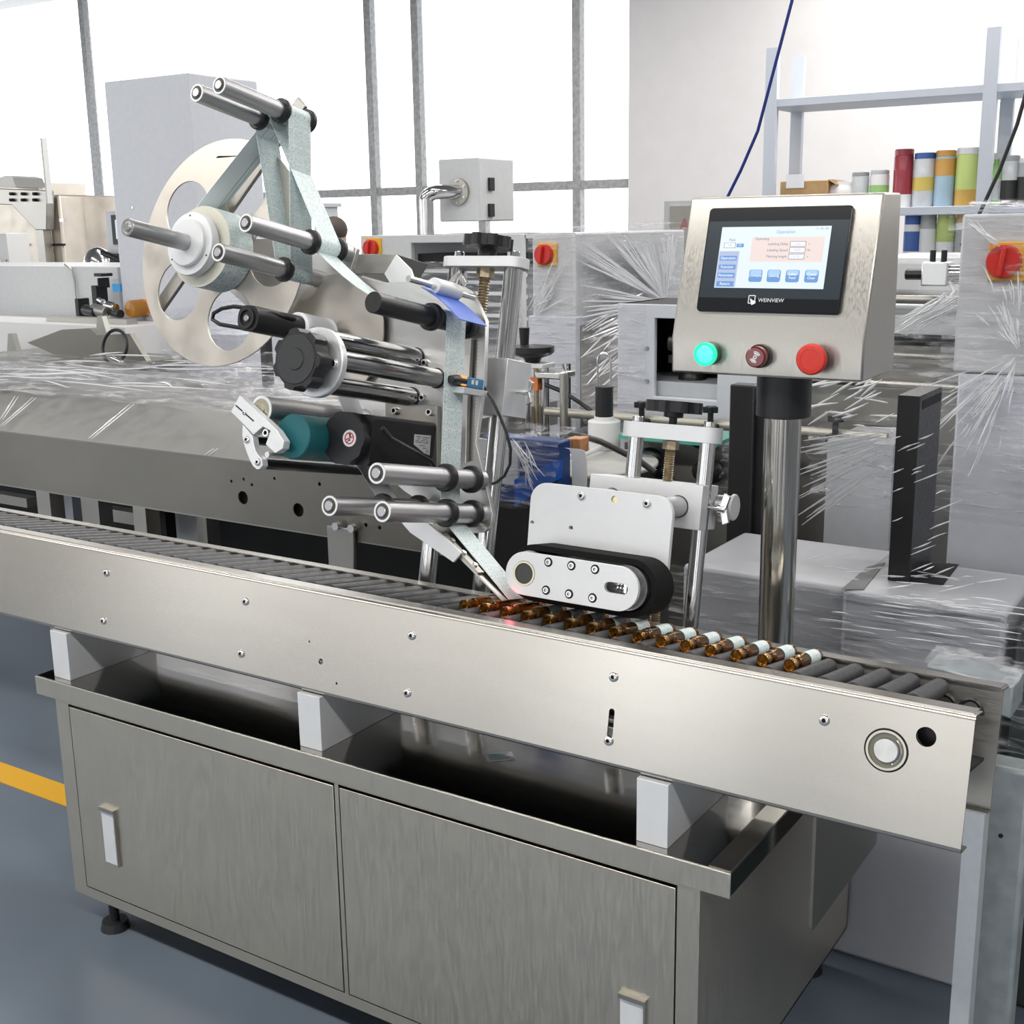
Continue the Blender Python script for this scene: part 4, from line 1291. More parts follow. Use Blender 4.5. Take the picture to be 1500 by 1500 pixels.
def fan(thing, at, focus, ends, Y, n, seed, r=0.0022, dy=0.03):
    """pleats fanning from a pinched spot FOCUS (pixel) to a run of points along ENDS"""
    rnd = random.Random(seed)
    ls = []
    for i in range(n):
        t = rnd.random()
        k = t * (len(ends) - 1)
        j = min(int(k), len(ends) - 2)
        e = Vector(ends[j]).lerp(Vector(ends[j + 1]), k - j)
        f0, f1 = rnd.uniform(0.02, 0.45), rnd.uniform(0.5, 1.0)
        a = at(focus[0] + (e[0] - focus[0]) * f0, focus[1] + (e[1] - focus[1]) * f0, Y)
        b = at(focus[0] + (e[0] - focus[0]) * f1, focus[1] + (e[1] - focus[1]) * f1, Y)
        ls.append((a, b))
    return folds(thing, ls, r=r, seed=seed)


def wy(px, py, Y):
    return WD.at(px, py, y=Y)


def wx(px, py, X):
    return WD.at(px, py, x=X)


def wz_(px, py, Z):
    return WD.at(px, py, z=Z)


def switch(thing, px, py, Y, r, handle=True):
    """red rotary main switch on its yellow plate, on a face at y = Y"""
    p = wy(px, py, Y)
    s = thing.part('switch_plate', MB().box((p.x - r * 0.95, Y - 0.008, p.z - r * 1.15), (p.x + r * 1.35, Y, p.z + r * 1.15)), YELLOW, bev=0.002, label='yellow plate of the red main switch')
    thing.part('switch_dial', MB().lathe((p.x, Y - 0.008, p.z), (0, -1, 0), [(r, 0), (r, 0.018), (r * 0.92, 0.022), (0, 0.022)], 32), RED, s)
    thing.part('switch_handle', MB().obox((p.x, Y - 0.036, p.z), (r * 0.14, 0, 0.0), (0, 0.009, 0), (r * 0.1, 0, r * 0.85)), RED, s, bev=0.003)
    return s


LIDM = grain(mat('matt_lid_metal', (0.27, 0.265, 0.255), 0.5, 0.5), (1, 1, 1), 20, 0.06, 0.04)
BEAM = grain(mat('streaky_beam_steel', (0.26, 0.25, 0.225), 0.5, 0.9), (30, 2, 2), 8, 0.1, 0.12, big=4)
# ================================================================ NEIGHBOURING CONVEYOR ON THE LEFT, wrapped in film
YN = 0.95
a, b = wy(0, 630, YN), wy(0, 707, YN)
NZ1, NZ0 = a.z, b.z
NX1 = wy(690, 800, YN).x
NX0 = -5.2
nc = Thing('neighbour_conveyor', 'dull stainless machine beam with angled lid, covered in clear stretch film, behind the roller conveyor', 'machine', ((NX0 + NX1) / 2, YN + 0.3, 0))
hl = []
for (px, py, r) in ((356, 727, 0.021), (437, 745, 0.021), (466, 757, 0.0), (339, 703, 0.005), (357, 700, 0.005), (369, 708, 0.005), (402, 699, 0.005), (468, 707, 0.006), (536, 767, 0.006), (556, 771, 0.006)):
    if r:
        p = wy(px, py, YN)
        hl.append(circ(p.x, p.z, r, 16))
nc.part('side_plate', MB().plate([(NX0, NZ0), (NX1, NZ0), (NX1, NZ1), (NX0, NZ1)], YN, YN + 0.004, hl), BEAM)
t_ = wz_(0, 572, NZ1 + 0.10)
YL = t_.y
nc.part('angled_lid', MB().prism([(NX0, YN - 0.004, NZ1 - 0.002), (NX0, YN - 0.004, NZ1 + 0.004), (NX0, YL, NZ1 + 0.104), (NX0, YL + 0.5, NZ1 + 0.104), (NX0, YL + 0.5, NZ1 + 0.098), (NX0, YL, NZ1 + 0.096)], (wy(520, 680, YN).x - NX0, 0, 0)), LIDM)
nc.part('core_beam', MB().box((NX0, YN + 0.03, NZ0 + 0.02), (NX1 - 0.02, YN + 0.38, NZ1 - 0.01)), STEEL_DK)
nc.part('lower_flange', MB().box((NX0, YN, NZ0 - 0.004), (NX1, YN + 0.06, NZ0)), STEEL_DK)
lx = wy(500, 780, YN - 0.01)
br_ = nc.part('leg_bracket', MB().prism([(lx.x - 0.05, YN - 0.004, lx.z + 0.02), (lx.x + 0.05, YN - 0.004, lx.z + 0.02), (lx.x + 0.05, YN - 0.004, lx.z - 0.035), (lx.x + 0.035, YN - 0.004, lx.z - 0.36), (lx.x - 0.05, YN - 0.004, lx.z - 0.36), (lx.x - 0.05, YN - 0.004, lx.z - 0.035)], (0, -0.012, 0)), STEEL_V, bev=0.002)
for (px, py) in ((495, 768), (518, 771)):
    p = wy(px, py, YN - 0.016)
    nc.part('bolt', MB().cyl((p.x, YN - 0.014, p.z), (p.x, YN - 0.03, p.z), 0.012, n=12), SCREW)
for (px0, px1, yy, m_, nm) in ((57, 76, 1.05, STEEL_V, 'leg'), (121, 146, 1.10, STEEL_DK, 'leg'), (196, 214, 1.05, STEEL_V, 'leg'), (288, 302, 1.2, STEEL_DK, 'leg')):
    x0, x1 = wy(px0, 760, yy).x, wy(px1, 760, yy).x
    nc.part(nm, MB().box((x0, yy, 0), (x1, yy + 0.06, NZ0 + 0.02)), m_)
for (px0, py0, px1, py1, yy, m_, nm) in ((-60, 712, 40, 742, 1.3, STEEL_DK, 'gear_case'), (150, 742, 212, 770, 1.35, STEEL_DK, 'cross_beam'), (76, 716, 122, 900, 1.6, PAINT_S, 'side_panel'), (215, 745, 245, 790, 1.5, DARK, 'opening'), (240, 745, 300, 860, 1.62, PAINT, 'side_panel'), (305, 765, 600, 900, 1.7, PAINT_S, 'side_panel'), (-40, 745, 75, 860, 1.55, PAINT_S, 'side_panel')):
    p, q = wy(px0, py0, yy), wy(px1, py1, yy)
    nc.part(nm, MB().box((p.x, yy, max(0.0, q.z)), (q.x, yy + 0.05, p.z)), m_)
nc.part('dark_backing', MB().box((NX0, YN + 0.7, 0.25), (NX1 - 0.1, YN + 0.78, NZ0 - 0.02)), DARK)  # dark sheet backing the space below the beam
nc.part('deck', MB().box((NX0, YL + 0.1, NZ1 + 0.02), (NX1 - 0.3, YL + 0.75, NZ1 + 0.10)), LIDM)
zf = NZ1 + 0.115
film(nc, [(NX0, YL - 0.02, zf), (wy(520, 640, YL).x, YL - 0.02, zf - 0.01), (wy(520, 560, YL + 0.75).x - 0.2, YL + 0.75, zf + 0.03), (NX0, YL + 0.75, zf + 0.03)], 70, 40, 0.025, 3, 4, 10)
film(nc, [(wy(300, 590, YL).x, YL + 0.05, zf + 0.03), (wy(470, 600, YL).x, YL + 0.05, zf + 0.02), (wy(420, 560, YL + 0.7).x, YL + 0.7, zf + 0.12), (wy(240, 560, YL + 0.7).x, YL + 0.7, zf + 0.10)], 40, 30, 0.04, 5, 3, 8)
rnd = random.Random(4)
ls = []
for i in range(46):
    x = rnd.uniform(NX0 + 1.0, wy(420, 600, YL).x)
    y = rnd.uniform(YL + 0.05, YL + 0.7)
    l = rnd.uniform(0.1, 0.6)
    z = zf + 0.02 + (y - YL) * 0.05
    ls.append(((x, y, z), (x + l, y + rnd.uniform(-0.12, 0.05), z + rnd.uniform(-0.01, 0.03))))
folds(nc, ls, r=0.003, seed=6, wob=0.008)
for (p0, p1) in (((22, 578), (0, 612)), ((48, 580), (0, 622)), ((190, 590), (130, 640)), ((350, 630), (300, 664))):
    a_ = WD.at(p0[0], p0[1], y=YL - 0.05)
    b_ = WD.at(p1[0], p1[1], y=YN - 0.012)
    folds(nc, [(a_, b_), (a_ + Vector((0.02, 0, 0)), b_ + Vector((0.015, 0, 0)))], r=0.0025, seed=8)

# ================================================================ grey trough and deck further back on the left
YT = 2.25
tg = Thing('feeding_trough', 'dark grey sheet metal trough with a black hose loop lying in it', 'trough', (wy(110, 520, YT).x, YT + 0.2, 0))
q = [wy(a_, b_, YT) for a_, b_ in ((40, 500), (90, 481), (132, 479), (142, 489), (190, 487), (215, 528), (95, 524))]
tg.part('trough', MB().prism([(v.x, YT, v.z) for v in q], (0, 0.03, 0)), BEAM)
zb = q[5].z
tg.part('trough_floor', MB().box((wy(0, 525, YT).x, YT - 0.12, zb - 0.03), (q[5].x, YT + 0.3, zb)), STEEL_DK)
tg.part('stand', MB().box((wy(0, 525, YT).x, YT - 0.1, 0), (q[5].x - 0.05, YT + 0.3, zb - 0.03)), PAINT_S)
c_ = wy(168, 506, YT - 0.06)
tg.part('hose_loop', MB().tube([(c_.x + 0.085 * math.cos(t), YT - 0.06 + 0.02 * math.sin(t), c_.z + 0.078 * math.sin(t)) for t in np.linspace(0, 2 * math.pi, 28)[:-1]], 0.008, 8, True), BLACK)
tg.part('hose_fitting', MB().cyl((c_.x, YT - 0.08, c_.z - 0.06), (c_.x + 0.06, YT - 0.08, c_.z - 0.075), 0.02, n=14), CHROME)
for (px, py) in ((15, 495), (146, 470)):
    p = wy(px, py, YT + 0.22)
    tg.part('lug', MB().prism([(p.x - 0.04, YT + 0.22, p.z - 0.07), (p.x + 0.05, YT + 0.22, p.z - 0.07), (p.x + 0.02, YT + 0.22, p.z + 0.03), (p.x - 0.015, YT + 0.22, p.z + 0.03)], (0, 0.03, 0)), STEEL_DK)

YC = 3.1
lg = Thing('long_grey_cabinet', 'long pale grey machine body with small black mechanism at its right end', 'machine', (wy(70, 480, YC).x, YC + 0.4, 0))
p, q = wy(-140, 388, YC), wy(179, 480, YC)
lg.part('housing', MB().box((p.x, YC, 0.0), (q.x, YC + 0.7, wy(60, 388, YC).z)), PAINT, bev=0.006)
p = wy(0, 470, YC - 0.5)
lg.part('deck', MB().box((wy(-100, 480, YC - 0.5).x, YC - 0.5, 0.9), (wy(183, 480, YC - 0.5).x, 2.97, wy(100, 474, YC - 0.5).z)), WHITE)
p, q = wy(72, 466, YC - 0.35), wy(190, 472, YC - 0.35)
lg.part('rail', MB().box((p.x, YC - 0.37, p.z - 0.02), (q.x, YC - 0.30, p.z + 0.02)), STEEL_V)
pts = [wy(*t) for t in ((95, 385, YC - .02), (104, 392, YC - .02), (109, 410, YC - .02), (110, 430, YC - .02), (114, 448, YC - .05))]
lg.part('thin_cable', MB().tube(pts, 0.007, 6), STEEL_DK)
mb = MB()
for (x0, y0, x1, y1) in ((113, 435, 121, 466), (137, 416, 147, 445), (146, 405, 149, 420), (141, 398, 153, 403)):
    p, q = wy(x0, y0, YC - 0.12), wy(x1, y1, YC - 0.12)
    lg.part('black_bracket', MB().box((p.x, YC - 0.14, q.z), (q.x, YC - 0.06, p.z)), BLACK, bev=0.004)
for (px, py, r, m_) in ((150, 452, 0.07, STEEL_DK), (165, 445, 0.05, CHROME), (172, 455, 0.05, BLACK), (135, 452, 0.06, BLACK), (160, 462, 0.045, SCREW), (150, 437, 0.03, SCREW)):
    p = wy(px, py, YC - 0.2)
    lg.part('mechanism', MB().cyl((p.x - r, YC - 0.2, p.z), (p.x + r, YC - 0.22, p.z - 0.01), r * 0.5, n=14, bev=0.004), m_)
p = wy(172, 420, YC - 0.1)
lg.part('blue_tag', MB().box((p.x - 0.03, YC - 0.11, p.z - 0.02), (p.x + 0.035, YC - 0.09, p.z + 0.025)), mat('bright_blue_tag', (0.05, 0.35, 0.75), 0.4))

# white upright machine cabinet behind the reel
YV = 3.0
wc = Thing('white_cabinet', 'tall pale white upright cabinet standing behind the reel disc', 'cabinet', (wy(235, 500, YV).x, YV + 0.3, 0))
x0, x1 = wy(176, 400, YV).x, wy(296, 400, YV).x
wc.part('body', MB().box((x0, YV, 0), (x1, YV + 0.5, 2.42)), PAINT_W, bev=0.008)
wc.part('plinth', MB().box((x0 - 0.02, YV - 0.02, 0), (x1 + 0.25, YV + 0.5, wy(228, 482, YV).z)), PAINT_W, bev=0.005)
p = wy(195, 302, YV)
wc.part('rivet', MB().cyl((p.x, YV, p.z), (p.x, YV - 0.006, p.z), 0.006, n=10), SCREW)
p = wy(212, 449, YV)
lens = wc.part('signal_lamp', MB().lathe((p.x, YV + 0.02, p.z), (0, -1, 0), [(0.0, 0), (0.048, 0), (0.048, 0.11), (0.042, 0.125), (0.0, 0.13)], 28), mat('amber_plastic', (0.62, 0.26, 0.03), 0.2, trans=0.35), label='amber plastic signal lamp')
wc.part('lamp_ring', MB().ring((p.x, YV + 0.0, p.z), (0, -1, 0), 0.05, 0.047, 0.02, 24), ORANGE, lens)
film(wc, [(x0 - 0.03, YV - 0.03, 0.75), (x1 + 0.3, YV - 0.03, 0.75), (x1 + 0.3, YV - 0.03, 1.30), (x0 - 0.03, YV - 0.03, 1.15)], 30, 30, 0.02, 9, 4, 8)
bb = Thing('black_strut', 'slim black upright strut below the rewind mandrel', 'strut', (wy(387, 560, 1.75).x, 1.75, 0))
p = wy(380, 500, 1.75)
q = wy(394, 600, 1.75)
bb.part('bar', MB().box((p.x, 1.75, 0), (q.x, 1.79, wy(387, 478, 1.75).z)), BLACK, bev=0.003)
bb.part('cap', MB().box((p.x - 0.004, 1.746, wy(387, 482, 1.75).z), (q.x + 0.004, 1.794, wy(387, 476, 1.75).z)), BLACK_M)

# stainless hopper machine far left
YH = 5.2
hm = Thing('hopper_machine', 'large stainless hopper machine with bolted arm at the far left', 'machine', (wy(60, 390, YH).x, YH + 0.5, 0))
def fb(px0, py0, px1, py1, Y, dpt, zb=None):
    p, q = wy(px0, py0, Y), wy(px1, py1, Y)
    return MB().box((p.x, Y, q.z if zb is None else zb), (q.x, Y + dpt, p.z))
TAN = grain(mat('warm_stainless', (0.66, 0.60, 0.52), 0.42, 0.85), (1, 1, 1), 8, 0.08, 0.08)
hm.part('vessel', fb(68, 284, 96, 395, YH, 0.8, 0.0), TAN, bev=0.02)
p = wy(125, 290, YH + 0.4)
hm.part('drum', MB().cyl((p.x, YH + 0.5, 0), (p.x, YH + 0.5, wy(125, 286, YH + 0.2).z), abs(wy(160, 300, YH + .4).x - wy(94, 300, YH + .4).x) / 2, n=36), TAN)
hm.part('panel', fb(-40, 270, 68, 395, YH + 0.2, 0.5, 0.0), TAN)
q = [wy(a_, b_, YH - 0.1) for a_, b_ in ((-30, 273), (68, 277), (68, 335), (52, 335), (17, 298), (-30, 297))]
hm.part('bolted_arm', MB().prism([(v.x, YH - 0.1, v.z) for v in q], (0, 0.08, 0)), STEEL_V, bev=0.006)
for px in (19, 36, 53):
    for py in (282, 291):
        p = wy(px, py, YH - 0.1)
        hm.part('bolt', MB().cyl((p.x, YH - 0.1, p.z), (p.x, YH - 0.13, p.z), 0.014, n=10), DARK)
hm.part('arm_post', fb(52, 335, 69, 395, YH - 0.1, 0.08, 0.9), STEEL_V)
hm.part('white_pole', fb(61, 200, 68, 296, YH - 0.15, 0.05), WHITE)
q = [wy(a_, b_, YH - 0.1) for a_, b_ in ((-20, 262), (0, 255), (11, 258), (16, 272), (-20, 272))]
hm.part('cone', MB().prism([(v.x, YH - 0.05, v.z) for v in q], (0, 0.3, 0)), STEEL_DK)
hm.part('slot_a', fb(15, 355, 40, 358, YH + 0.18, 0.03), DARK)
hm.part('slot_b', fb(70, 355, 92, 358, YH - 0.02, 0.03), DARK)
hm.part('latch', fb(86, 318, 93, 323, YH - 0.03, 0.04), SCREW)
sw = Thing('white_meter_box', 'small white instrument box at the left picture edge', 'box', (wy(5, 388, 4.3).x, 4.4, 1.3))
sw.part('case', fb(-30, 340, 14, 388, 4.3, 0.2), WHITE, bev=0.006)
sw.part('display', fb(1, 378, 9, 386, 4.29, 0.01), STEEL_DK)
sw.part('stand', fb(-25, 388, 10, 400, 4.31, 0.18, 0.0), WHITE)
ch = Thing('chrome_dome', 'polished steel dome beside the grey operator screen', 'dome', (wy(143, 385, 4.5).x, 4.5, 1.35))
p = wy(145, 390, 4.5)
ch.part('dome', MB().sphere((p.x, 4.5, p.z), 0.15, (0.75, 0.8, 1.0)), CHROME)
ch.part('stem', MB().cyl((p.x, 4.5, 0), (p.x, 4.5, p.z - 0.1), 0.08, n=16), STEEL_DK)
ms = Thing('operator_screen', 'grey operator screen box partly hidden by the white cabinet', 'screen', (wy(165, 375, 4.0).x, 4.0, 1.3))
ms.part('case', fb(153, 307, 190, 370, 4.0, 0.12), PAINT_S, bev=0.006)
ms.part('bezel', fb(162, 313, 188, 356, 3.985, 0.02), BLACK)
ms.part('screen', fb(168, 320, 186, 348, 3.98, 0.006), mat('pale_lcd', (0, 0, 0), 0.3, emit=(0.7, 0.85, 0.9), es=0.7))
ms.part('foot', fb(160, 370, 180, 392, 4.02, 0.08, 0.0), BLACK)
ms.part('handle', MB().cyl(wy(150, 368, 3.95), wy(180, 380, 3.95), 0.02, n=10), BLACK)

# ================================================================ grey cabinet with hoist box, centre left
YG = 3.0
gc = Thing('grey_machine', 'light grey wrapped machine with red main switch and hanging control box on a bent pipe', 'machine', (wy(640, 500, YG).x, YG + 0.3, 0))
x0, x1 = wy(530, 400, YG).x, wy(766, 400, YG).x
zt_ = wy(640, 342, YG).z
w0, w1 = wy(602, 354, YG), wy(745, 520, YG)
gc.part('cabinet', MB().plate([(x0, 0), (x1, 0), (x1, zt_), (x0, zt_)], YG, YG + 0.03, [[(w0.x, w1.z), (w1.x, w1.z), (w1.x, w0.z), (w0.x, w0.z)]]), PAINT, bev=0.004)
gc.part('back_box', MB().box((x0, YG + 0.25, 0), (x1, YG + 0.75, zt_)), PAINT)
gc.part('top', MB().box((x0, YG + 0.02, zt_ - 0.02), (x1, YG + 0.76, zt_)), PAINT)
gc.part('inner_shelf', MB().box((w0.x, YG + 0.05, w0.z - 0.10), (w1.x, YG + 0.24, w0.z - 0.05)), DARK)
for i in range(6):
    z = w0.z - 0.14 - i * 0.05
    gc.part('louvre', MB().obox(((w0.x + w1.x) / 2, YG + 0.12, z), ((w1.x - w0.x) / 2, 0, 0), (0, 0.05, -0.01), (0, 0.002, 0.008)), PAINT_S if i % 2 else WHITE)
switch(gc, 546, 362, YG, 0.042)
film(gc, [(x0 + 0.3, YG - 0.02, 1.0), (x1, YG - 0.02, 1.0), (x1, YG - 0.02, zt_ - 0.12), (x0 + 0.3, YG - 0.02, zt_ - 0.12)], 40, 40, 0.012, 11, 3, 16)
p0, p1 = wy(642, 238, 3.25), wy(703, 322, 3.25)
gc.part('control_box', MB().box((p0.x, 3.25, p1.z), (p1.x, 3.25 + 0.30, p0.z + 0.02)), PAINT, bev=0.006)
for py in (268, 306):
    v = wx(720, py, p1.x)
    gc.part('hinge', MB().box((p1.x, v.y - 0.03, v.z - 0.03), (p1.x + 0.012, v.y + 0.01, v.z + 0.03)), BLACK)
pc = wy(672, 279, 3.25)
gc.part('pipe_flange', MB().cyl((pc.x, 3.25, pc.z), (pc.x, 3.235, pc.z), 0.062, n=28), STEEL_V)
for k in range(6):
    a_ = math.radians(30 + 60 * k)
    gc.part('bolt', MB().cyl((pc.x + 0.05 * math.cos(a_), 3.235, pc.z + 0.05 * math.sin(a_)), (pc.x + 0.05 * math.cos(a_), 3.228, pc.z + 0.05 * math.sin(a_)), 0.006, n=8), SCREW)
pb = wy(626, 345, 3.12)
pe = wy(626, 292, 3.12)
pts = [Vector((pb.x, 3.12, zt_ - 0.01)), Vector((pb.x, 3.12, pe.z))]
for k in range(1, 8):
    a_ = math.radians(90 * k / 8)
    pts.append(Vector((pb.x + 0.05 * (1 - math.cos(a_)) + 0, 3.12 + 0.03 * (1 - math.cos(a_)), pe.z + (pc.z - pe.z) * math.sin(a_))))
pts += [Vector((pc.x - 0.02, 3.2, pc.z)), Vector((pc.x, 3.25, pc.z))]
gc.part('bent_pipe', MB().tube(pts, 0.034, 18), CHROME)

# person far behind, only the head shows above the roller
pz = wy(490, 335, 5.6)
pn = Thing('person', 'person seen from behind with short dark hair and dark jacket, far by the windows', 'person', (pz.x, 5.6, 0))
mb = MB()
mb.lathe((pz.x, 5.6, 0.0), (0, 0, 1), [(0.10, 0.0), (0.15, 0.3), (0.17, 0.75), (0.19, 1.0), (0.22, 1.2), (0.21, 1.32), (0.13, 1.40), (0.062, 1.44), (0.058, 1.49), (0.07, 1.52), (0.085, 1.57), (0.088, 1.62), (0.08, 1.68), (0.05, 1.73), (0.0, 1.74)], 24)
SKIN = mat('skin', (0.48, 0.27, 0.19), 0.55)
body = pn.part('body', mb, SKIN)
body.scale.z = (wy(490, 320, 5.6).z) / 1.74
JK = grain(mat('dark_jacket', (0.05, 0.055, 0.07), 0.8), (1, 1, 1), 60, 0.1, 0.2)
sz_ = body.scale.z
mb = MB().lathe((pz.x, 5.6, 0.0), (0, 0, 1), [(0.12, 0.02), (0.17, 0.3 * sz_), (0.19, 0.75 * sz_), (0.21, 1.0 * sz_), (0.24, 1.2 * sz_), (0.23, 1.33 * sz_), (0.14, 1.415 * sz_), (0.07, 1.45 * sz_)], 24)
pn.part('jacket', mb, JK)
HAIR = grain(mat('dark_hair', (0.06, 0.045, 0.04), 0.7), (1, 1, 1), 200, 0.1, 0.2, 0.2)
pn.part('hair', MB().sphere((pz.x + 0.006, 5.59, 1.665 * sz_), 0.105, (0.95, 1.0, 0.95)), HAIR)
for s_x in (-0.098,):
    pn.part('ear', MB().sphere((pz.x + s_x, 5.57, 1.60 * sz_), 0.025, (0.5, 0.8, 1.2)), SKIN)
pp = Thing('grey_pillar', 'slim grey pillar beside the person in the background', 'pillar', (wy(466, 330, 6.2).x, 6.2, 0))
pp.part('shaft', fb(459, 300, 474, 360, 6.2, 0.2, 0.0), PAINT)
pp.part('cap_plate', fb(458, 296, 472, 301, 6.18, 0.24), PAINT_S)

# ================================================================ wrapped tall cabinet, centre
YQ = 2.2
tc_ = Thing('wrapped_tall_cabinet', 'tall grey cabinet with red switch wrapped in shiny film, left of the control panel', 'cabinet', (wy(812, 500, YQ).x, YQ + 0.6, 0))
x0, x1 = wy(780, 420, YQ).x, wy(843, 420, YQ).x
zq = wy(812, 339, YQ).z
yb = wx(1003, 345, x1).y
tc_.part('body', MB().box((x0, YQ, 0), (x1, yb, zq)), PAINT, bev=0.008)
zs = wy(800, 461, YQ).z
tc_.part('lower_panel', MB().box((x0 - 0.012, YQ - 0.012, 0), (x1 + 0.006, YQ + 0.4, zs)), PAINT_W, bev=0.003)
switch(tc_, 800, 371, YQ, 0.036)
v0, v1 = wx(850, 475, x1 + 0.006), wx(905, 600, x1 + 0.006)
tc_.part('vent_opening', MB().box((x1 + 0.001, v0.y, 0.9), (x1 + 0.008, v1.y, v0.z)), STEEL_DK)
film(tc_, [(x1 + 0.03, YQ, 0.85), (x1 + 0.03, yb, 0.85), (x1 + 0.03, yb, zq + 0.01), (x1 + 0.03, YQ, zq + 0.01)], 60, 60, 0.02, 13, 3, 14)
film(tc_, [(x0 - 0.01, YQ - 0.015, 0.9), (x1 + 0.01, YQ - 0.015, 0.9), (x1 + 0.01, YQ - 0.015, zq + 0.01), (x0 - 0.01, YQ - 0.015, zq + 0.01)], 30, 40, 0.008, 15, 2, 6)
film(tc_, [(x0 - 0.01, YQ - 0.02, zq + 0.012), (x1 + 0.03, YQ - 0.02, zq + 0.012), (x1 + 0.03, yb, zq + 0.03), (x0 - 0.01, yb, zq + 0.03)], 20, 40, 0.012, 16, 3, 10)
rnd = random.Random(21)
ls = []
F0 = wx(975, 440, x1 + 0.04)
for i in range(150):
    if i < 60:
        e = wx(845, rnd.uniform(340, 380) if i < 32 else rnd.uniform(410, 475), x1 + 0.04)
    else:
        e = wx(rnd.uniform(880, 1000), 340, x1 + 0.04)
    f0, f1 = rnd.uniform(0.03, 0.5), rnd.uniform(0.55, 1.0)
    ls.append((F0.lerp(e, f0), F0.lerp(e, f1)))
for i in range(26):
    a_ = wx(rnd.uniform(848, 900), rnd.uniform(455, 590), x1 + 0.035)
    ls.append((a_, a_ + Vector((0, rnd.uniform(0.15, 0.5), rnd.uniform(0.03, 0.10)))))
folds(tc_, ls, r=0.0042, seed=22)
ls = []
for i in range(16):
    a_ = wy(rnd.uniform(772, 790), rnd.uniform(445, 462), YQ - 0.02)
    b_ = wy(rnd.uniform(810, 842), rnd.uniform(345, 440), YQ - 0.02)
    ls.append((a_, a_.lerp(b_, rnd.uniform(0.5, 1.0))))
folds(tc_, ls, r=0.002, seed=23)

# white portal machine
YO = 1.75
po = Thing('white_portal', 'white painted portal housing with a dark opening behind the control panel', 'machine', (wy(1000, 590, YO).x, YO + 0.3, 0))
p0, p1 = wy(905, 443, YO), wy(1112, 600, YO)
o0, o1 = wy(959, 464, YO), wy(1050, 585, YO)
po.part('front', MB().plate([(p0.x, 0), (p1.x, 0), (p1.x, p0.z), (p0.x, p0.z)], YO, YO + 0.02, [[(o0.x, o1.z), (o1.x, o1.z), (o1.x, o0.z), (o0.x, o0.z)]]), PAINT_W, bev=0.003)
po.part('shell', MB().box((p0.x, YO + 0.30, 0), (p1.x, YO + 0.34, p0.z)).box((p0.x, YO + 0.02, p0.z - 0.02), (p1.x, YO + 0.30, p0.z)).box((p0.x, YO + 0.02, 0), (p0.x + 0.02, YO + 0.3, p0.z)).box((p1.x - 0.02, YO + 0.02, 0), (p1.x, YO + 0.3, p0.z)), DARK)
p = wy(1000, 525, YO + 0.1)
po.part('inner_bar', MB().box((o0.x, YO + 0.1, p.z - 0.012), (o1.x, YO + 0.13, p.z + 0.012)), STEEL_V)
po.part('inner_table', MB().box((o0.x - 0.1, YO + 0.03, o1.z - 0.02), (o1.x, YO + 0.28, o1.z + 0.045)), PAINT_S)
po.part('inner_roller', MB().cyl((o0.x, YO + 0.12, o1.z + 0.16), (o1.x, YO + 0.12, o1.z + 0.14), 0.03, n=16), STEEL_DK)
po.part('inner_knob', MB().sphere((wy(1010, 555, YO + 0.1).x, YO + 0.12, wy(1010, 555, YO + 0.1).z), 0.045), BLACK)
for py in (508, 556):
    p = wy(948, py, YO)
    po.part('screw', MB().cyl((p.x, YO, p.z), (p.x, YO - 0.006, p.z), 0.006, n=10), STEEL_DK)
film(po, [(p0.x - 0.02, YO - 0.02, 1.0), (wy(950, 500, YO).x, YO - 0.02, 1.0), (wy(950, 500, YO).x, YO - 0.02, p0.z), (p0.x - 0.02, YO - 0.02, p0.z)], 20, 30, 0.01, 17, 2, 7)

# ================================================================ bottle turntable with handwheel stand behind the labelling head
YR = 1.05
tt = Thing('turntable', 'round pale grey turntable with white plastic core and black column, behind the press unit', 'turntable', (wy(850, 690, YR + 0.25).x, YR + 0.25, 0))
pz_ = wy(812, 700, YR)
TZ_ = pz_.z + 0.01
cen = wz_(850, 672, TZ_)
R_ = abs(wz_(921, 672, TZ_).x - cen.x) + 0.12
tt.part('disc', MB().cyl((cen.x, cen.y, TZ_ - 0.012), (cen.x, cen.y, TZ_), 0.22, n=56, bev=0.003), grain(mat('grey_plastic_disc', (0.55, 0.55, 0.52), 0.4), (1, 1, 1), 20, 0.05, 0.03))
tt.part('pedestal', MB().cyl((cen.x, cen.y, 0), (cen.x, cen.y, TZ_ - 0.012), 0.06, n=24), STEEL_DK)
cc = wz_(885, 655, TZ_)
tt.part('core', MB().cyl((cc.x, cc.y, TZ_), (cc.x, cc.y, TZ_ + 0.085), 0.048, n=36, bev=0.003).cyl((cc.x, cc.y, TZ_ + 0.085), (cc.x, cc.y, TZ_ + 0.097), 0.030, n=30), WHITE)
zc = TZ_ + 0.097
tt.part('column', MB().cyl((cc.x, cc.y, zc), (cc.x, cc.y, zc + 0.088), 0.0265, n=32), BLACK)
tt.part('lifting_loop', MB().tube([(cc.x - 0.022, cc.y, zc + 0.08), (cc.x - 0.022, cc.y, zc + 0.16)] + [(cc.x - 0.022 * math.cos(t), cc.y, zc + 0.16 + 0.026 * math.sin(t)) for t in np.linspace(0, math.pi, 12)] + [(cc.x + 0.022, cc.y, zc + 0.16), (cc.x + 0.022, cc.y, zc + 0.08)], 0.0032, 8), SCREW)
pts = [wy(*t) for t in ((825, 632, YR + 0.2), (850, 636, YR + .15), (880, 645, YR + .1), (905, 657, YR + .06), (935, 672, YR + .05), (960, 690, YR + .05))]
tt.part('black_hose', MB().tube(pts, 0.0085, 10), BLACK)
tt.part('guide_rail', MB().tube([wz_(a_, b_, TZ_ + 0.02) for a_, b_ in ((820, 668), (840, 668), (860, 662), (885, 652), (905, 642))], 0.007, 6), ALU_W)
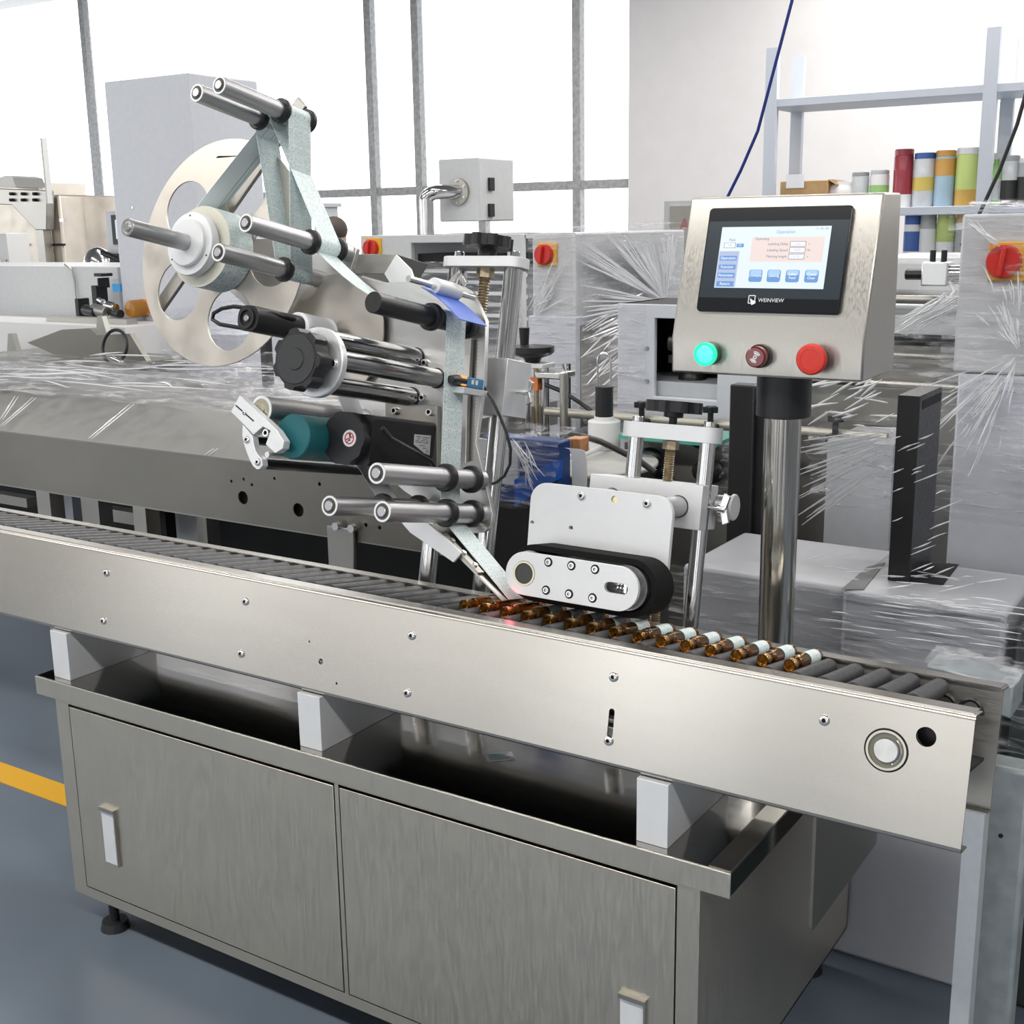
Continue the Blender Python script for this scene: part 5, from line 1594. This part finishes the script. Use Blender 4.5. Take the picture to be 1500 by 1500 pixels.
pts = [wy(838, 655, YR - .05), wy(845, 657, YR - .05), wy(848, 665, YR - .05), wy(849, 690, YR - .05), wy(849, 730, YR - .05)]
tt.part('bent_strip', MB().strip(pts, (0.022, 0, 0), 0.001), ALU_W)
YD = 1.72
hw = Thing('handwheel_stand', 'small handwheel on twin steel columns right of the labelling head post', 'stand', (wy(782, 640, YD).x, YD, 0))
p = wy(778, 532, YD)
zp = p.z
for px in (771, 798, 812):
    q = wy(px, 560, YD)
    hw.part('column', MB().cyl((q.x, YD + (0.0 if px < 800 else 0.08), 0), (q.x, YD + (0.0 if px < 800 else 0.08), zp), 0.0155, n=18), CHROME)
hw.part('dark_screw', MB().cyl((p.x + 0.02, YD, 0.3), (p.x + 0.02, YD, zp), 0.009, n=12), BRASS)
q0, q1 = wy(753, 520, YD), wy(804, 527, YD)
hw.part('head_plate', MB().box((q0.x, YD - 0.04, zp - 0.008), (q1.x, YD + 0.04, zp + 0.008)), ALU_W, bev=0.003)
pk = wy(780, 505, YD)
wl = hw.part('wheel', MB().lathe((pk.x, YD, zp + 0.008), (0, 0, 1), [(0.024, 0), (0.03, 0.014), (0.063, 0.025), (0.072, 0.034), (0.072, 0.052), (0.035, 0.056), (0.0, 0.056)], 32), BLACK)
pg = wy(768, 480, YD)
hw.part('crank_grip', MB().cyl((pg.x, YD, zp + 0.056), (pg.x, YD, zp + 0.12), 0.014, 0.018, n=16, bev=0.002), BLACK, wl)
q = wy(783, 560, YD - 0.02)
hw.part('orange_counter', MB().box((q.x - 0.018, YD - 0.03, q.z - 0.02), (q.x + 0.018, YD + 0.02, q.z + 0.02)), ORANGE)
q = wy(826, 590, YD - 0.1)
hw.part('bare_post', MB().cyl((q.x, YD - 0.1, 0), (q.x, YD - 0.1, wy(826, 545, YD - 0.1).z), 0.013, n=18), STEEL_V)
q0, q1 = wy(795, 540, YD), wy(832, 552, YD)
hw.part('clamp_block', MB().box((q0.x, YD - 0.05, q1.z), (q1.x, YD + 0.05, q0.z)), SCREW, bev=0.004)
hw.part('black_wire', MB().tube([wy(800, 562, YD - .02), wy(825, 572, YD - .02), wy(850, 588, YD - .02), wy(866, 600, YD - .02)], 0.007, 8), BLACK)

# film-wrapped blue motor
YM = 0.98
bm_ = Thing('blue_motor', 'blue machine box half wrapped in clear film beside the labelling head post', 'motor', (wy(785, 740, YM).x, YM + 0.15, 0))
q0, q1 = wy(752, 640, YM), wy(817, 745, YM)
bm_.part('housing', MB().box((q0.x - 0.10, YM, q1.z), (q1.x, YM + 0.07, q0.z)), NAVY, bev=0.006)
bm_.part('ledge', MB().prism([(q0.x + 0.02, YM - 0.03, wy(780, 700, YM).z), (q1.x + 0.004, YM - 0.03, wy(815, 672, YM).z), (q1.x + 0.004, YM - 0.03, wy(815, 700, YM).z), (q0.x + 0.02, YM - 0.03, wy(780, 740, YM).z)], (0, 0.05, 0)), mat('bright_blue_paint', (0.01, 0.10, 0.48), 0.3))
bm_.part('grey_side', MB().box((q0.x - 0.11, YM - 0.012, wy(760, 708, YM).z), (wy(762, 690, YM).x, YM, wy(760, 645, YM).z)), PAINT)
bm_.part('stand', MB().box((q0.x - 0.08, YM + 0.01, 0), (q1.x - 0.02, YM + 0.06, q1.z)), DARK)
film(bm_, [(q0.x - 0.10, YM - 0.04, q1.z), (q1.x + 0.02, YM - 0.04, q1.z), (q1.x + 0.02, YM - 0.03, q0.z + 0.02), (q0.x - 0.10, YM - 0.03, q0.z + 0.02)], 30, 30, 0.02, 25, 3, 5)
film(bm_, [(q0.x - 0.10, YM - 0.04, q0.z + 0.012), (q1.x + 0.02, YM - 0.04, q0.z + 0.012), (q1.x + 0.02, YM + 0.08, q0.z + 0.03), (q0.x - 0.10, YM + 0.08, q0.z + 0.03)], 30, 20, 0.012, 26, 8, 4)
rnd = random.Random(31)
ls = []
for i in range(12):
    a_ = wy(rnd.uniform(748, 775), rnd.uniform(640, 660), YM - 0.05)
    b_ = wy(rnd.uniform(770, 800), rnd.uniform(680, 720), YM - 0.05)
    ls.append((a_, b_))
folds(bm_, ls, r=0.0018, seed=32)
og = Thing('orange_blocks', 'pair of small orange blocks on the turntable beside the bare post', 'block', (wy(838, 660, YR + 0.05).x, YR + 0.05, TZ_))
for (a_, b_) in ((828, 838), (838, 850)):
    q0, q1 = wy(a_, 640, YR + 0.05), wy(b_, 663, YR + 0.05)
    og.part('block', MB().box((q0.x, YR + 0.05, q1.z), (q1.x - 0.001, YR + 0.10, q0.z)), mat('orange_plastic', (0.62, 0.30, 0.13), 0.5), bev=0.003)

# guide bar with star knobs, and black columns
YK = 1.70
gb_ = Thing('star_knob_bar', 'pale horizontal round bar carrying black star knobs behind the press unit', 'bar', (wy(960, 615, YK).x, YK, 0.9))
a_, b_ = wy(800, 604, YK), wy(1300, 640, YK)
zz = wy(960, 613, YK).z
gb_.part('bar', MB().cyl((a_.x, YK, zz), (b_.x, YK, zz), 0.015, n=20), mat('bar_cream', (0.50, 0.48, 0.42), 0.35, 0.4))
for px in (940, 1041, 1225):
    q = wy(px, 600, YK - 0.03)
    s = gb_.part('star_knob', MB().cyl((q.x, YK - 0.03, zz - 0.01), (q.x, YK - 0.03, zz + 0.045), 0.009, n=12), BLACK)
    lo = [(q.x + (0.019 + 0.005 * math.cos(5 * t)) * math.cos(t), YK - 0.03 + (0.019 + 0.005 * math.cos(5 * t)) * math.sin(t)) for t in np.linspace(0, 2 * math.pi, 41)[:-1]]
    gb_.part('knob_head', MB().plate(lo, zz + 0.04, zz + 0.058, axis='z'), BLACK, s, bev=0.002)
    gb_.part('knob_clamp', MB().box((q.x - 0.022, YK - 0.05, zz - 0.028), (q.x + 0.022, YK + 0.02, zz + 0.005)), BLACK, s, bev=0.004)
for px in (830, 1270):
    q = wy(px, 640, YK)
    gb_.part('leg', MB().cyl((q.x, YK, 0), (q.x, YK, zz), 0.014, n=12), STEEL_DK)
dk = Thing('glass_chute', 'dark chute with green edged glass plate under the guide bar', 'chute', (wy(985, 700, 1.5).x, 1.5, 0))
q0, q1 = wy(915, 618, 1.5), wy(1075, 800, 1.5)
dk.part('chute_body', MB().box((q0.x, 1.5, 0.0), (q1.x, 1.6, wy(960, 650, 1.5).z)), mat('dark_brown_case', (0.24, 0.235, 0.215), 0.45, 0.5))
g0, g1 = wy(920, 638, 1.46), wy(1062, 645, 1.46)
dk.part('glass_plate', MB().box((g0.x, 1.40, g1.z - 0.006), (g1.x, 1.60, g1.z + 0.006)), mat('green_edge_glass', (0.10, 0.42, 0.34), 0.1))
for (px, py, r) in ((1030, 640, 0.05), (950, 668, 0.04), (1035, 690, 0.05), (965, 690, 0.03)):
    q = wy(px, py, 1.45)
    dk.part('clamp', MB().sphere((q.x, 1.46, q.z), r, (1, 0.6, 0.7), 12, 8), BLACK)
film(dk, [(wy(1050, 800, 1.42).x, 1.42, wy(1050, 760, 1.42).z), (wy(1120, 800, 1.42).x, 1.42, wy(1050, 760, 1.42).z), (wy(1120, 640, 1.42).x, 1.42, wy(1080, 645, 1.42).z), (wy(1060, 640, 1.42).x, 1.42, wy(1080, 645, 1.42).z)], 20, 40, 0.02, 41, 2, 10)
bc = Thing('black_post', 'square black post left of the control panel collar', 'post', (wy(1085, 640, 1.25).x, 1.25, 0))
q0, q1 = wy(1069, 561, 1.25), wy(1103, 640, 1.25)
bc.part('post', MB().box((q0.x, 1.25, 0), (q1.x, 1.30, q0.z)), BLACK, bev=0.004)
bc.part('side_fin', MB().box((q1.x, 1.27, 0.6), (q1.x + 0.02, 1.31, q0.z - 0.03)), BLACK)
tdk = Thing('sloping_table', 'film covered grey sloping table top seen under the control box', 'table', (wy(990, 590, 1.6).x, 1.6, 0))
q = [wz_(880, 612, 0.94), wz_(1075, 612, 0.94), wz_(1075, 585, 0.94), wz_(910, 580, 0.94)]
tdk.part('top', MB().prism(q, (0, 0, -0.02)), PAINT_S)
tdk.part('base', MB().box((min(v.x for v in q) + 0.3, min(v.y for v in q) + 0.03, 0), (max(v.x for v in q) - 0.1, max(v.y for v in q) - 0.02, 0.92)), DARK)
film(tdk, [v + Vector((0, 0, 0.015)) for v in q], 30, 20, 0.015, 45, 4, 6)

# ================================================================ wrapped machine on the right
YW1 = 0.80
zt2 = wy(1232, 862, YW1).z
bk = wz_(1180, 798, zt2)
wm = Thing('wrapped_white_machine', 'film wrapped white machine base with tall black column, behind the discharge end', 'machine', (wy(1300, 940, YW1).x, YW1 + 0.4, 0))
x0, x1 = wy(985, 900, YW1).x, wy(1474, 900, YW1).x
xs = wy(1232, 900, YW1).x
WRAPW = grain(mat('wrapped_white_paint', (0.42, 0.43, 0.46), 0.4), (1, 1, 1), 30, 0.05, 0.03)
wm.part('base', MB().box((xs, YW1, 0), (x1, bk.y, zt2)), WRAPW, bev=0.01)
wm.part('side_base', MB().box((x0, YW1 + 0.05, 0), (xs - 0.002, bk.y + 0.1, zt2 - 0.01)), WRAPW, bev=0.01)
o = [wz_(a_, b_, zt2 + 0.001) for a_, b_ in ((1232, 862), (1270, 829), (1297, 822), (1265, 862))]
wm.part('slot_shade_plate', MB().prism(o, (0, 0, 0.001)), mat('recess_shade_grey', (0.10, 0.105, 0.11), 0.5))  # flat dark plate laid on top, standing in for a shaded slot
o = [wz_(a_, b_, zt2 + 0.001) for a_, b_ in ((1300, 846), (1382, 855), (1405, 825), (1345, 820))]
wm.part('column_shade_plate', MB().prism(o, (0, 0, 0.001)), DARK)  # dark plate imitates the shade inside the cut-out round the column
q0, q1 = wz_(1300, 848, zt2), wz_(1358, 850, zt2)
yc_ = q0.y
tz = wy(1320, 577, yc_).z
xq = wy(1341, 700, yc_).x
ye_ = wx(1372, 700, xq).y
wm.part('black_column', MB().box((q0.x, yc_, zt2), (xq, ye_, tz)), BLACK, bev=0.002, label='tall black square column')
wm.part('column_top_notch', MB().box((xq - 0.004, yc_ + 0.02, tz - 0.03), (xq + 0.001, ye_ - 0.01, tz - 0.012)), DARK)
film(wm, [(x0, YW1 - 0.02, 0.55), (x1, YW1 - 0.02, 0.55), (x1 + 0.01, YW1 - 0.02, zt2 + 0.008), (x0, YW1 - 0.02, zt2 + 0.008)], 60, 40, 0.008, 51, 2, 18)
rnd = random.Random(61)
ls = []
for i in range(26):
    px, py = rnd.uniform(1190, 1460), rnd.uniform(870, 940)
    l = rnd.uniform(20, 90)
    ls.append((wy(px, py, YW1 - 0.03), wy(px + l, py + l * 0.13, YW1 - 0.03)))
for i in range(20):
    px, py = rnd.uniform(1300, 1375), rnd.uniform(630, 850)
    l = rnd.uniform(10, 45)
    ls.append((wy(px, py, yc_ - 0.03), wy(px + l, py - l * 0.4, yc_ - 0.03)))
for i in range(18):
    px = rnd.uniform(1240, 1470)
    py = 864 + (px - 1240) * 0.13 + rnd.uniform(-3, 3)
    l = rnd.uniform(20, 60)
    ls.append((wy(px, py, YW1 - 0.028), wy(px + l, py + l * 0.13, YW1 - 0.028)))
for i in range(26):
    px, py = rnd.uniform(1180, 1460), rnd.uniform(812, 858)
    py += (px - 1180) * 0.13
    l = rnd.uniform(15, 60)
    a_ = wz_(px, py, zt2 + 0.012)
    ls.append((a_, wz_(px + l, py + l * rnd.uniform(-0.25, 0.2), zt2 + 0.016)))
folds(wm, ls, r=0.0016, seed=62, wob=0.0015)
# film stretched from the column to the left
film(wm, [(wy(1168, 900, yc_).x, yc_ + 0.05, wy(1170, 745, yc_).z), (q0.x, yc_ + 0.0, wy(1300, 745, yc_).z), (q0.x, yc_, wy(1300, 612, yc_).z), (wy(1168, 700, yc_).x, yc_ + 0.05, wy(1170, 600, yc_).z)], 50, 40, 0.02, 54, 2, 12)
ls = []
for i in range(46):
    s_y = rnd.uniform(625, 760)
    f0, f1 = rnd.uniform(0.0, 0.4), rnd.uniform(0.55, 1.0)
    a_ = wy(1305, 627 + (s_y - 625) * 0.35, yc_ - 0.02)
    b_ = wy(1165, s_y + 20, yc_ + 0.03)
    ls.append((a_.lerp(b_, f0), a_.lerp(b_, f1)))
folds(wm, ls, r=0.0022, seed=64)

YX = 1.32
rb = Thing('wrapped_control_cabinet', 'light grey control cabinet with large red main switch wrapped in film at the right edge', 'cabinet', (wy(1460, 700, YX).x, YX + 0.3, 0))
p0, p1 = wy(1410, 312, YX), wy(1400, 543, YX)
xr_ = 0.35
rb.part('switch_box', MB().box((p0.x, YX, p1.z), (xr_, YX + 0.3, p0.z)), PAINT, bev=0.006)
xl = wy(1393, 700, YX).x
rb.part('column_box', MB().box((xl, YX + 0.002, 0), (xr_, YX + 0.32, p1.z - 0.003)), PAINT_W, bev=0.006)
switch(rb, 1473, 381, YX, 0.038)
film(rb, [(p0.x - 0.02, YX - 0.05, p1.z - 0.35), (xr_, YX - 0.05, p1.z - 0.35), (xr_, YX - 0.04, p0.z + 0.01), (p0.x - 0.02, YX - 0.03, p0.z + 0.01)], 50, 70, 0.014, 71, 3, 8)
film(rb, [(p0.x - 0.02, YX - 0.04, p0.z + 0.01), (xr_, YX - 0.04, p0.z + 0.01), (xr_, YX + 0.3, p0.z + 0.035), (p0.x - 0.02, YX + 0.3, p0.z + 0.035)], 30, 20, 0.012, 72, 4, 6)
ls = []
F0 = wy(1494, 515, YX - 0.06)
for i in range(90):
    if i < 40:
        e = wy(rnd.uniform(1230, 1400), rnd.uniform(600, 780), YX - 0.06)
    elif i < 70:
        e = wy(rnd.uniform(1410, 1500), rnd.uniform(330, 470), YX - 0.06)
    else:
        e = wy(rnd.uniform(1395, 1480), rnd.uniform(560, 720), YX - 0.06)
    f0 = rnd.uniform(0.02, 0.6)
    ls.append((F0.lerp(e, f0), F0.lerp(e, f0 + rnd.uniform(0.1, 0.35))))
for i in range(10):
    a_ = wy(rnd.uniform(1415, 1430), rnd.uniform(318, 330), YX - 0.06)
    b_ = wy(rnd.uniform(1455, 1470), rnd.uniform(350, 362), YX - 0.06)
    ls.append((a_, b_))
folds(rb, ls, r=0.0018, seed=74, wob=0.003)

# machine frame between control box and column
YF2 = 1.9
mf = Thing('grey_frame_machine', 'grey machine frame with steel cover and air cylinder seen between control box and switch cabinet', 'machine', (wy(1330, 600, YF2).x, YF2 + 0.3, 0))
p0, p1 = wy(1170, 420, YF2), wy(1420, 560, YF2)
mf.part('cover', MB().box((wy(1300, 428, YF2).x, YF2, wy(1350, 500, YF2).z), (p1.x, YF2 + 0.5, wy(1350, 445, YF2).z)), PAINT, bev=0.01)
mf.part('upper_cover', MB().box((wy(1250, 430, YF2 + .3).x, YF2 + 0.3, wy(1350, 432, YF2 + .3).z), (p1.x + 0.1, YF2 + 0.9, wy(1350, 375, YF2 + .3).z)), PAINT, bev=0.02)
for (py, r, m_) in ((437, 0.012, STEEL_DK), (493, 0.01, BLACK), (520, 0.008, STEEL_DK), (563, 0.010, STEEL_V)):
    z = wy(1350, py, YF2 - 0.05).z
    mf.part('rail', MB().cyl((p0.x, YF2 - 0.05, z), (p1.x + 0.05, YF2 - 0.05, z), r, n=12), m_)
mf.part('lower_case', MB().box((p0.x, YF2, 0), (p1.x + 0.1, YF2 + 0.5, wy(1350, 505, YF2).z)), STEEL_DK)
mf.part('panel', MB().box((wy(1210, 700, YF2 - .3).x, YF2 - 0.3, 0), (wy(1306, 700, YF2 - .3).x, YF2 - 0.02, wy(1250, 645, YF2 - .3).z)), PAINT_S)
cy_ = wy(1365, 400, YF2 - 0.1)
cyl_ = mf.part('air_cylinder', MB().cyl((cy_.x - 0.02, YF2 - 0.1, cy_.z), (cy_.x + 0.32, YF2 - 0.1, cy_.z), 0.026, n=22), CHROME)
mf.part('cylinder_head', MB().box((cy_.x - 0.02, YF2 - 0.135, cy_.z - 0.03), (cy_.x + 0.05, YF2 - 0.065, cy_.z + 0.035)), SCREW, cyl_, bev=0.004)
mf.part('rod_nut', MB().cyl((cy_.x - 0.07, YF2 - 0.1, cy_.z), (cy_.x - 0.02, YF2 - 0.1, cy_.z), 0.015, n=8), BLACK, cyl_)
for dx in (0.0, 0.03):
    mf.part('air_fitting', MB().cyl((cy_.x + dx, YF2 - 0.1, cy_.z + 0.035), (cy_.x + dx, YF2 - 0.1, cy_.z + 0.065), 0.008, n=10), BLACK, cyl_)
mf.part('air_hose', MB().tube([wy(1390, 410, YF2 - .12), wy(1398, 425, YF2 - .13), wy(1390, 437, YF2 - .14), wy(1372, 442, YF2 - .14), wy(1345, 460, YF2 - .13)], 0.006, 8), WHITE, cyl_)
film(mf, [(wy(1300, 580, YF2 - .2).x, YF2 - 0.2, wy(1350, 570, YF2 - .2).z), (wy(1430, 580, YF2 - .2).x, YF2 - 0.25, wy(1350, 560, YF2 - .2).z), (wy(1430, 440, YF2 - .2).x, YF2 - 0.2, wy(1350, 425, YF2 - .2).z), (wy(1300, 440, YF2 - .2).x, YF2 - 0.2, wy(1350, 460, YF2 - .2).z)], 30, 30, 0.02, 81, 3, 8)
ls = []
for i in range(24):
    a_ = wy(rnd.uniform(1315, 1345), rnd.uniform(455, 490), YF2 - 0.26)
    b_ = wy(rnd.uniform(1380, 1415), rnd.uniform(425, 445), YF2 - 0.26)
    ls.append((a_, b_))
for i in range(22):
    px, py = rnd.uniform(1170, 1290), rnd.uniform(560, 630)
    ls.append((wy(px, py, YF2 - 0.5), wy(px + rnd.uniform(15, 60), py - rnd.uniform(-10, 30), YF2 - 0.5)))
folds(mf, ls, r=0.003, seed=84, wob=0.003)

# cable hanging in front of the shelf, from an overhead tray
ca = Thing('black_cable', 'thin black cable rising past the shelf above the right cabinet', 'cable', (wy(1430, 345, 2.4).x, 2.4, wy(1430, 345, 2.4).z))
ca.part('cable', MB().tube([wy(1408, 358, 2.4), wy(1436, 308, 2.4), wy(1463, 250, 2.4), wy(1490, 180, 2.4), wy(1540, 0, 2.4), wy(1580, -300, 2.4)], 0.006, 8), BLACK)
cb2 = Thing('blue_cable', 'dark blue cable hanging by the white wall above the control box', 'cable', (wy(1075, 280, 4.0).x, 4.0, wy(1075, 280, 4.0).z))
cb2.part('cable', MB().tube([wy(1064, 290, 4.0), wy(1085, 248, 4.0), wy(1110, 190, 4.0), wy(1160, 0, 4.0), wy(1200, -300, 4.0)], 0.008, 8), mat('blue_cable_jacket', (0.01, 0.03, 0.22), 0.5))

# wall cabinet seen left of the control box
wn = Thing('notice_cabinet', 'grey framed wall cabinet with a small red mark, left of the control box', 'cabinet', (wy(1000, 340, 5.0).x, 5.0, 0))
wn.part('frame', fb(973, 293, 1060, 380, 5.0, 0.25, 0.0), PAINT)
wn.part('panel', fb(981, 300, 1052, 372, 4.985, 0.02), mat('beige_panel', (0.42, 0.40, 0.36), 0.6))
p = wy(1002, 328, 4.98)
text_part(wn, 'red_mark', 'A', 0.10, (p.x, 4.98, p.z), (1, 0, 0), (0, 0, 1), mat('red_print', (0.55, 0.18, 0.18), 0.6))

# ================================================================ storage rack with jars
YS = 5.4
rk = Thing('storage_rack', 'pale blue grey steel storage rack holding jars in the upper right background', 'rack', (wy(1320, 420, YS).x, YS + 0.2, 0))
RACK = mat('rack_paint', (0.55, 0.59, 0.66), 0.45)
sx0, sx1 = wy(1116, 300, YS).x, wy(1640, 300, YS).x
zs1, zs2 = wy(1380, 300, YS).z, wy(1380, 432, YS).z
for z in (zs1, zs2, zs1 + 0.62):
    rk.part('shelf', MB().box((sx0, YS, z - 0.045), (sx1, YS + 0.45, z)), RACK, bev=0.003)
for px in (1125, 1439, 1636):
    x = wy(px, 300, YS).x
    for dy in (0.0, 0.42):
        rk.part('upright', MB().box((x - 0.035, YS - 0.01 + dy, 0), (x + 0.035, YS + 0.03 + dy, zs1 + 0.9)), RACK)


def jar(px, pyb, w_px, h_px, body, band, lid, zs, label, prof='can', liquid=None):
    p = wy(px, pyb, YS + 0.12)
    s_ = (YS + 0.12 - CAM.y) / 0.83 / FPX * 0.86
    r, h = w_px * s_ / 2, h_px * s_
    t = Thing('storage_jar', label, 'jar', (p.x, YS + 0.12, zs), WD, 'jars on the storage rack')
    b = (p.x, YS + 0.12, zs)
    if prof == 'bottle':
        t.part('body', MB().lathe(b, (0, 0, 1), [(0, 0), (r, 0), (r, h * 0.62), (r * 0.45, h * 0.8), (r * 0.4, h * 0.9)], 20), body)
        t.part('lid', MB().cyl((b[0], b[1], zs + h * 0.88), (b[0], b[1], zs + h), r * 0.45, n=16), lid)
    else:
        t.part('body', MB().lathe(b, (0, 0, 1), [(0, 0), (r * 0.96, 0), (r, h * 0.03), (r, h * 0.86), (r * 0.92, h * 0.9)], 24), body)
        t.part('lid', MB().cyl((b[0], b[1], zs + h * 0.88), (b[0], b[1], zs + h), r * 0.97, n=24, bev=0.004), lid)
    if band:
        t.part('band', MB().lathe(b, (0, 0, 1), [(r * 1.01, h * band[1]), (r * 1.01, h * band[2])], 24), band[0])


def col(n, c, r=0.35):
    return mat(n, c, r)


C_CLEAR = col('clear_jar', (0.62, 0.64, 0.66), 0.15)
C_WHT = col('white_jar', (0.80, 0.80, 0.80))
C_GRN = col('green_jar', (0.35, 0.62, 0.22))
C_LIME = col('lime_jar', (0.50, 0.60, 0.20))
C_RED = col('crimson_jar', (0.36, 0.05, 0.07), 0.2)
C_YEL = col('yellow_jar', (0.68, 0.52, 0.12))
C_BLU = col('blue_jar', (0.06, 0.14, 0.40))
C_BLU2 = col('light_blue_jar', (0.40, 0.55, 0.68))
C_ORG = col('orange_jar', (0.70, 0.38, 0.10))
C_BRN = col('ochre_jar', (0.55, 0.34, 0.08))
C_BLK = col('black_jar', (0.03, 0.03, 0.03))
C_GRY = col('grey_jar', (0.40, 0.41, 0.42))
jar(1259, 296, 24, 48, C_CLEAR, None, C_GRY, zs1, 'clear jar of pens on the upper shelf, leftmost beside the cardboard box')
jar(1287, 296, 26, 50, C_WHT, (C_GRN, 0.05, 0.6), C_CLEAR, zs1, 'white jar with green band on the upper shelf')
jar(1321, 296, 26, 76, C_RED, (C_WHT, 0.0, 0.22), C_RED, zs1, 'tall crimson jar on the upper shelf')
jar(1352, 296, 29, 70, C_CLEAR, (C_YEL, 0.30, 0.55), C_BLU, zs1, 'jar with broad yellow band and blue top on the upper shelf')
jar(1382, 296, 27, 72, C_BLU2, (C_ORG, 0.55, 0.85), C_ORG, zs1, 'pale blue jar with orange top on the upper shelf')
jar(1415, 296, 31, 74, C_LIME, (C_BRN, 0.0, 0.28), C_WHT, zs1, 'lime green jar with ochre base on the upper shelf')
jar(1456, 296, 18, 66, C_GRN, (C_CLEAR, 0.1, 0.5), C_WHT, zs1, 'narrow greenish bottle right of the rack upright', 'bottle')
jar(1477, 296, 22, 62, C_CLEAR, (C_BLK, 0.0, 0.5), C_GRY, zs1, 'clear jar with black contents near the right edge')
jar(1500, 296, 22, 58, C_GRY, (C_BLK, 0.05, 0.6), C_WHT, zs1, 'grey jar with black band cut by the right picture edge')
jar(1331, 430, 22, 106, C_WHT, (C_BLU, 0.55, 0.8), C_BLU, zs2, 'white jar with navy blue top on the lower shelf')
jar(1354, 430, 22, 110, C_GRY, (C_WHT, 0.0, 0.8), C_GRY, zs2, 'grey topped white jar on the lower shelf')
jar(1380, 430, 24, 114, C_WHT, (C_LIME, 0.62, 0.9), C_LIME, zs2, 'white jar with olive green top on the lower shelf')
jar(1407, 430, 24, 108, C_WHT, (C_GRY, 0.45, 0.8), C_BRN, zs2, 'white jar with grey band on the lower shelf, next to the upright')
cx = Thing('cardboard_box', 'open cardboard box with a white sheet on the upper shelf', 'box', (wy(1180, 296, YS + 0.1).x, YS + 0.2, zs1))
q0, q1 = wy(1143, 264, YS + 0.05), wy(1212, 296, YS + 0.05)
cx.part('carton', MB().box((q0.x, YS + 0.05, zs1), (q1.x, YS + 0.35, q0.z)), CARD, bev=0.004)
cx.part('flap', MB().prism([(q1.x, YS + 0.05, q0.z), (q1.x + 0.05, YS + 0.05, q0.z - 0.03), (q1.x + 0.05, YS + 0.35, q0.z - 0.03), (q1.x, YS + 0.35, q0.z)], (0, 0, 0.005)), CARD)
v0, v1 = wy(1153, 254, YS + 0.04), wy(1178, 273, YS + 0.04)
cx.part('white_sheet', MB().box((v0.x, YS + 0.03, v1.z), (v1.x, YS + 0.036, v0.z)), PAPER)
rg = Thing('folded_cloth', 'white and red folded cloth beside the cardboard box', 'cloth', (wy(1232, 296, YS + 0.1).x, YS + 0.2, zs1))
q = wy(1232, 290, YS + 0.12)
rg.part('white_fold', MB().sphere((q.x, YS + 0.15, zs1 + 0.08), 0.11, (1, 0.8, 0.7)), C_WHT)
rg.part('red_fold', MB().sphere((q.x - 0.02, YS + 0.08, zs1 + 0.035), 0.09, (1, 0.7, 0.38)), C_RED)

# ================================================================ odds and ends at the discharge end
YE = 0.50
de = Thing('wrapped_rail_end', 'grey aluminium rail end wrapped in plastic behind the discharge end', 'rail', (wy(1450, 1100, YE).x, YE, 0))
GRN_G = grain(mat('grey_green_cast', (0.36, 0.40, 0.41), 0.42, 0.3), (1, 1, 1), 30, 0.1, 0.15)
q0, q1 = wy(1357, 972, YE), wy(1485, 1000, YE)
de.part('rail', MB().prism([(q0.x, YE, q0.z), (q1.x, YE, q0.z - 0.012), (q1.x, YE, q0.z - 0.075), (q0.x, YE, q0.z - 0.04)], (0, 0.10, 0)), GRN_G, bev=0.004)
film(de, [(q0.x - 0.01, YE - 0.01, q0.z + 0.002), (q1.x + 0.005, YE - 0.01, q0.z - 0.008), (q1.x + 0.005, YE + 0.11, q0.z - 0.004), (q0.x - 0.01, YE + 0.11, q0.z + 0.006)], 20, 10, 0.008, 91, 4, 4)
q0, q1 = wy(1446, 1100, YE - 0.1), wy(1496, 1300, YE - 0.1)
de.part('upright', MB().box((q0.x, YE - 0.1, 0), (q1.x, YE - 0.04, wy(1460, 1120, YE - .1).z)), GRN_G, bev=0.008)
q0, q1 = wy(1412, 1200, YE - 0.2), wy(1434, 1300, YE - 0.2)
de.part('profile', MB().box((q0.x, YE - 0.2, 0), (q1.x, YE - 0.16, wy(1424, 1185, YE - .2).z)), ALU)
p = wy(1466, 1222, YE - 0.1)
de.part('hole_plug', MB().cyl((p.x, YE - 0.1, p.z), (p.x, YE - 0.102, p.z), 0.004, n=10), DARK)
bf = Thing('dark_wrapped_case', 'dark case under shiny film at the lower right picture edge', 'case', (wy(1500, 1050, 0.75).x + 0.1, 0.85, 0))
q0 = wy(1480, 900, 0.78)
bf.part('case', MB().box((q0.x + 0.01, 0.8, 0), (q0.x + 0.6, 1.1, wy(1490, 985, 0.8).z + 0.1)), mat('dark_green_case', (0.03, 0.04, 0.038), 0.4), bev=0.01)
film(bf, [(q0.x - 0.005, 0.78, 0.3), (q0.x + 0.6, 0.78, 0.3), (q0.x + 0.6, 0.78, wy(1490, 900, 0.8).z), (q0.x - 0.005, 0.78, wy(1490, 900, 0.8).z)], 30, 40, 0.03, 95, 8, 3)

# small red laser spot of the vial sensor, under the peel blade
l = bpy.data.lights.new('laser_spot', 'POINT')
l.energy = 0.02
l.color = (1, 0.03, 0.05)
l.shadow_soft_size = 0.004
o_ = bpy.data.objects.new('laser_spot', l)
COL.objects.link(o_)
o_.location = T.w((-0.868, 0.14, 0.034))
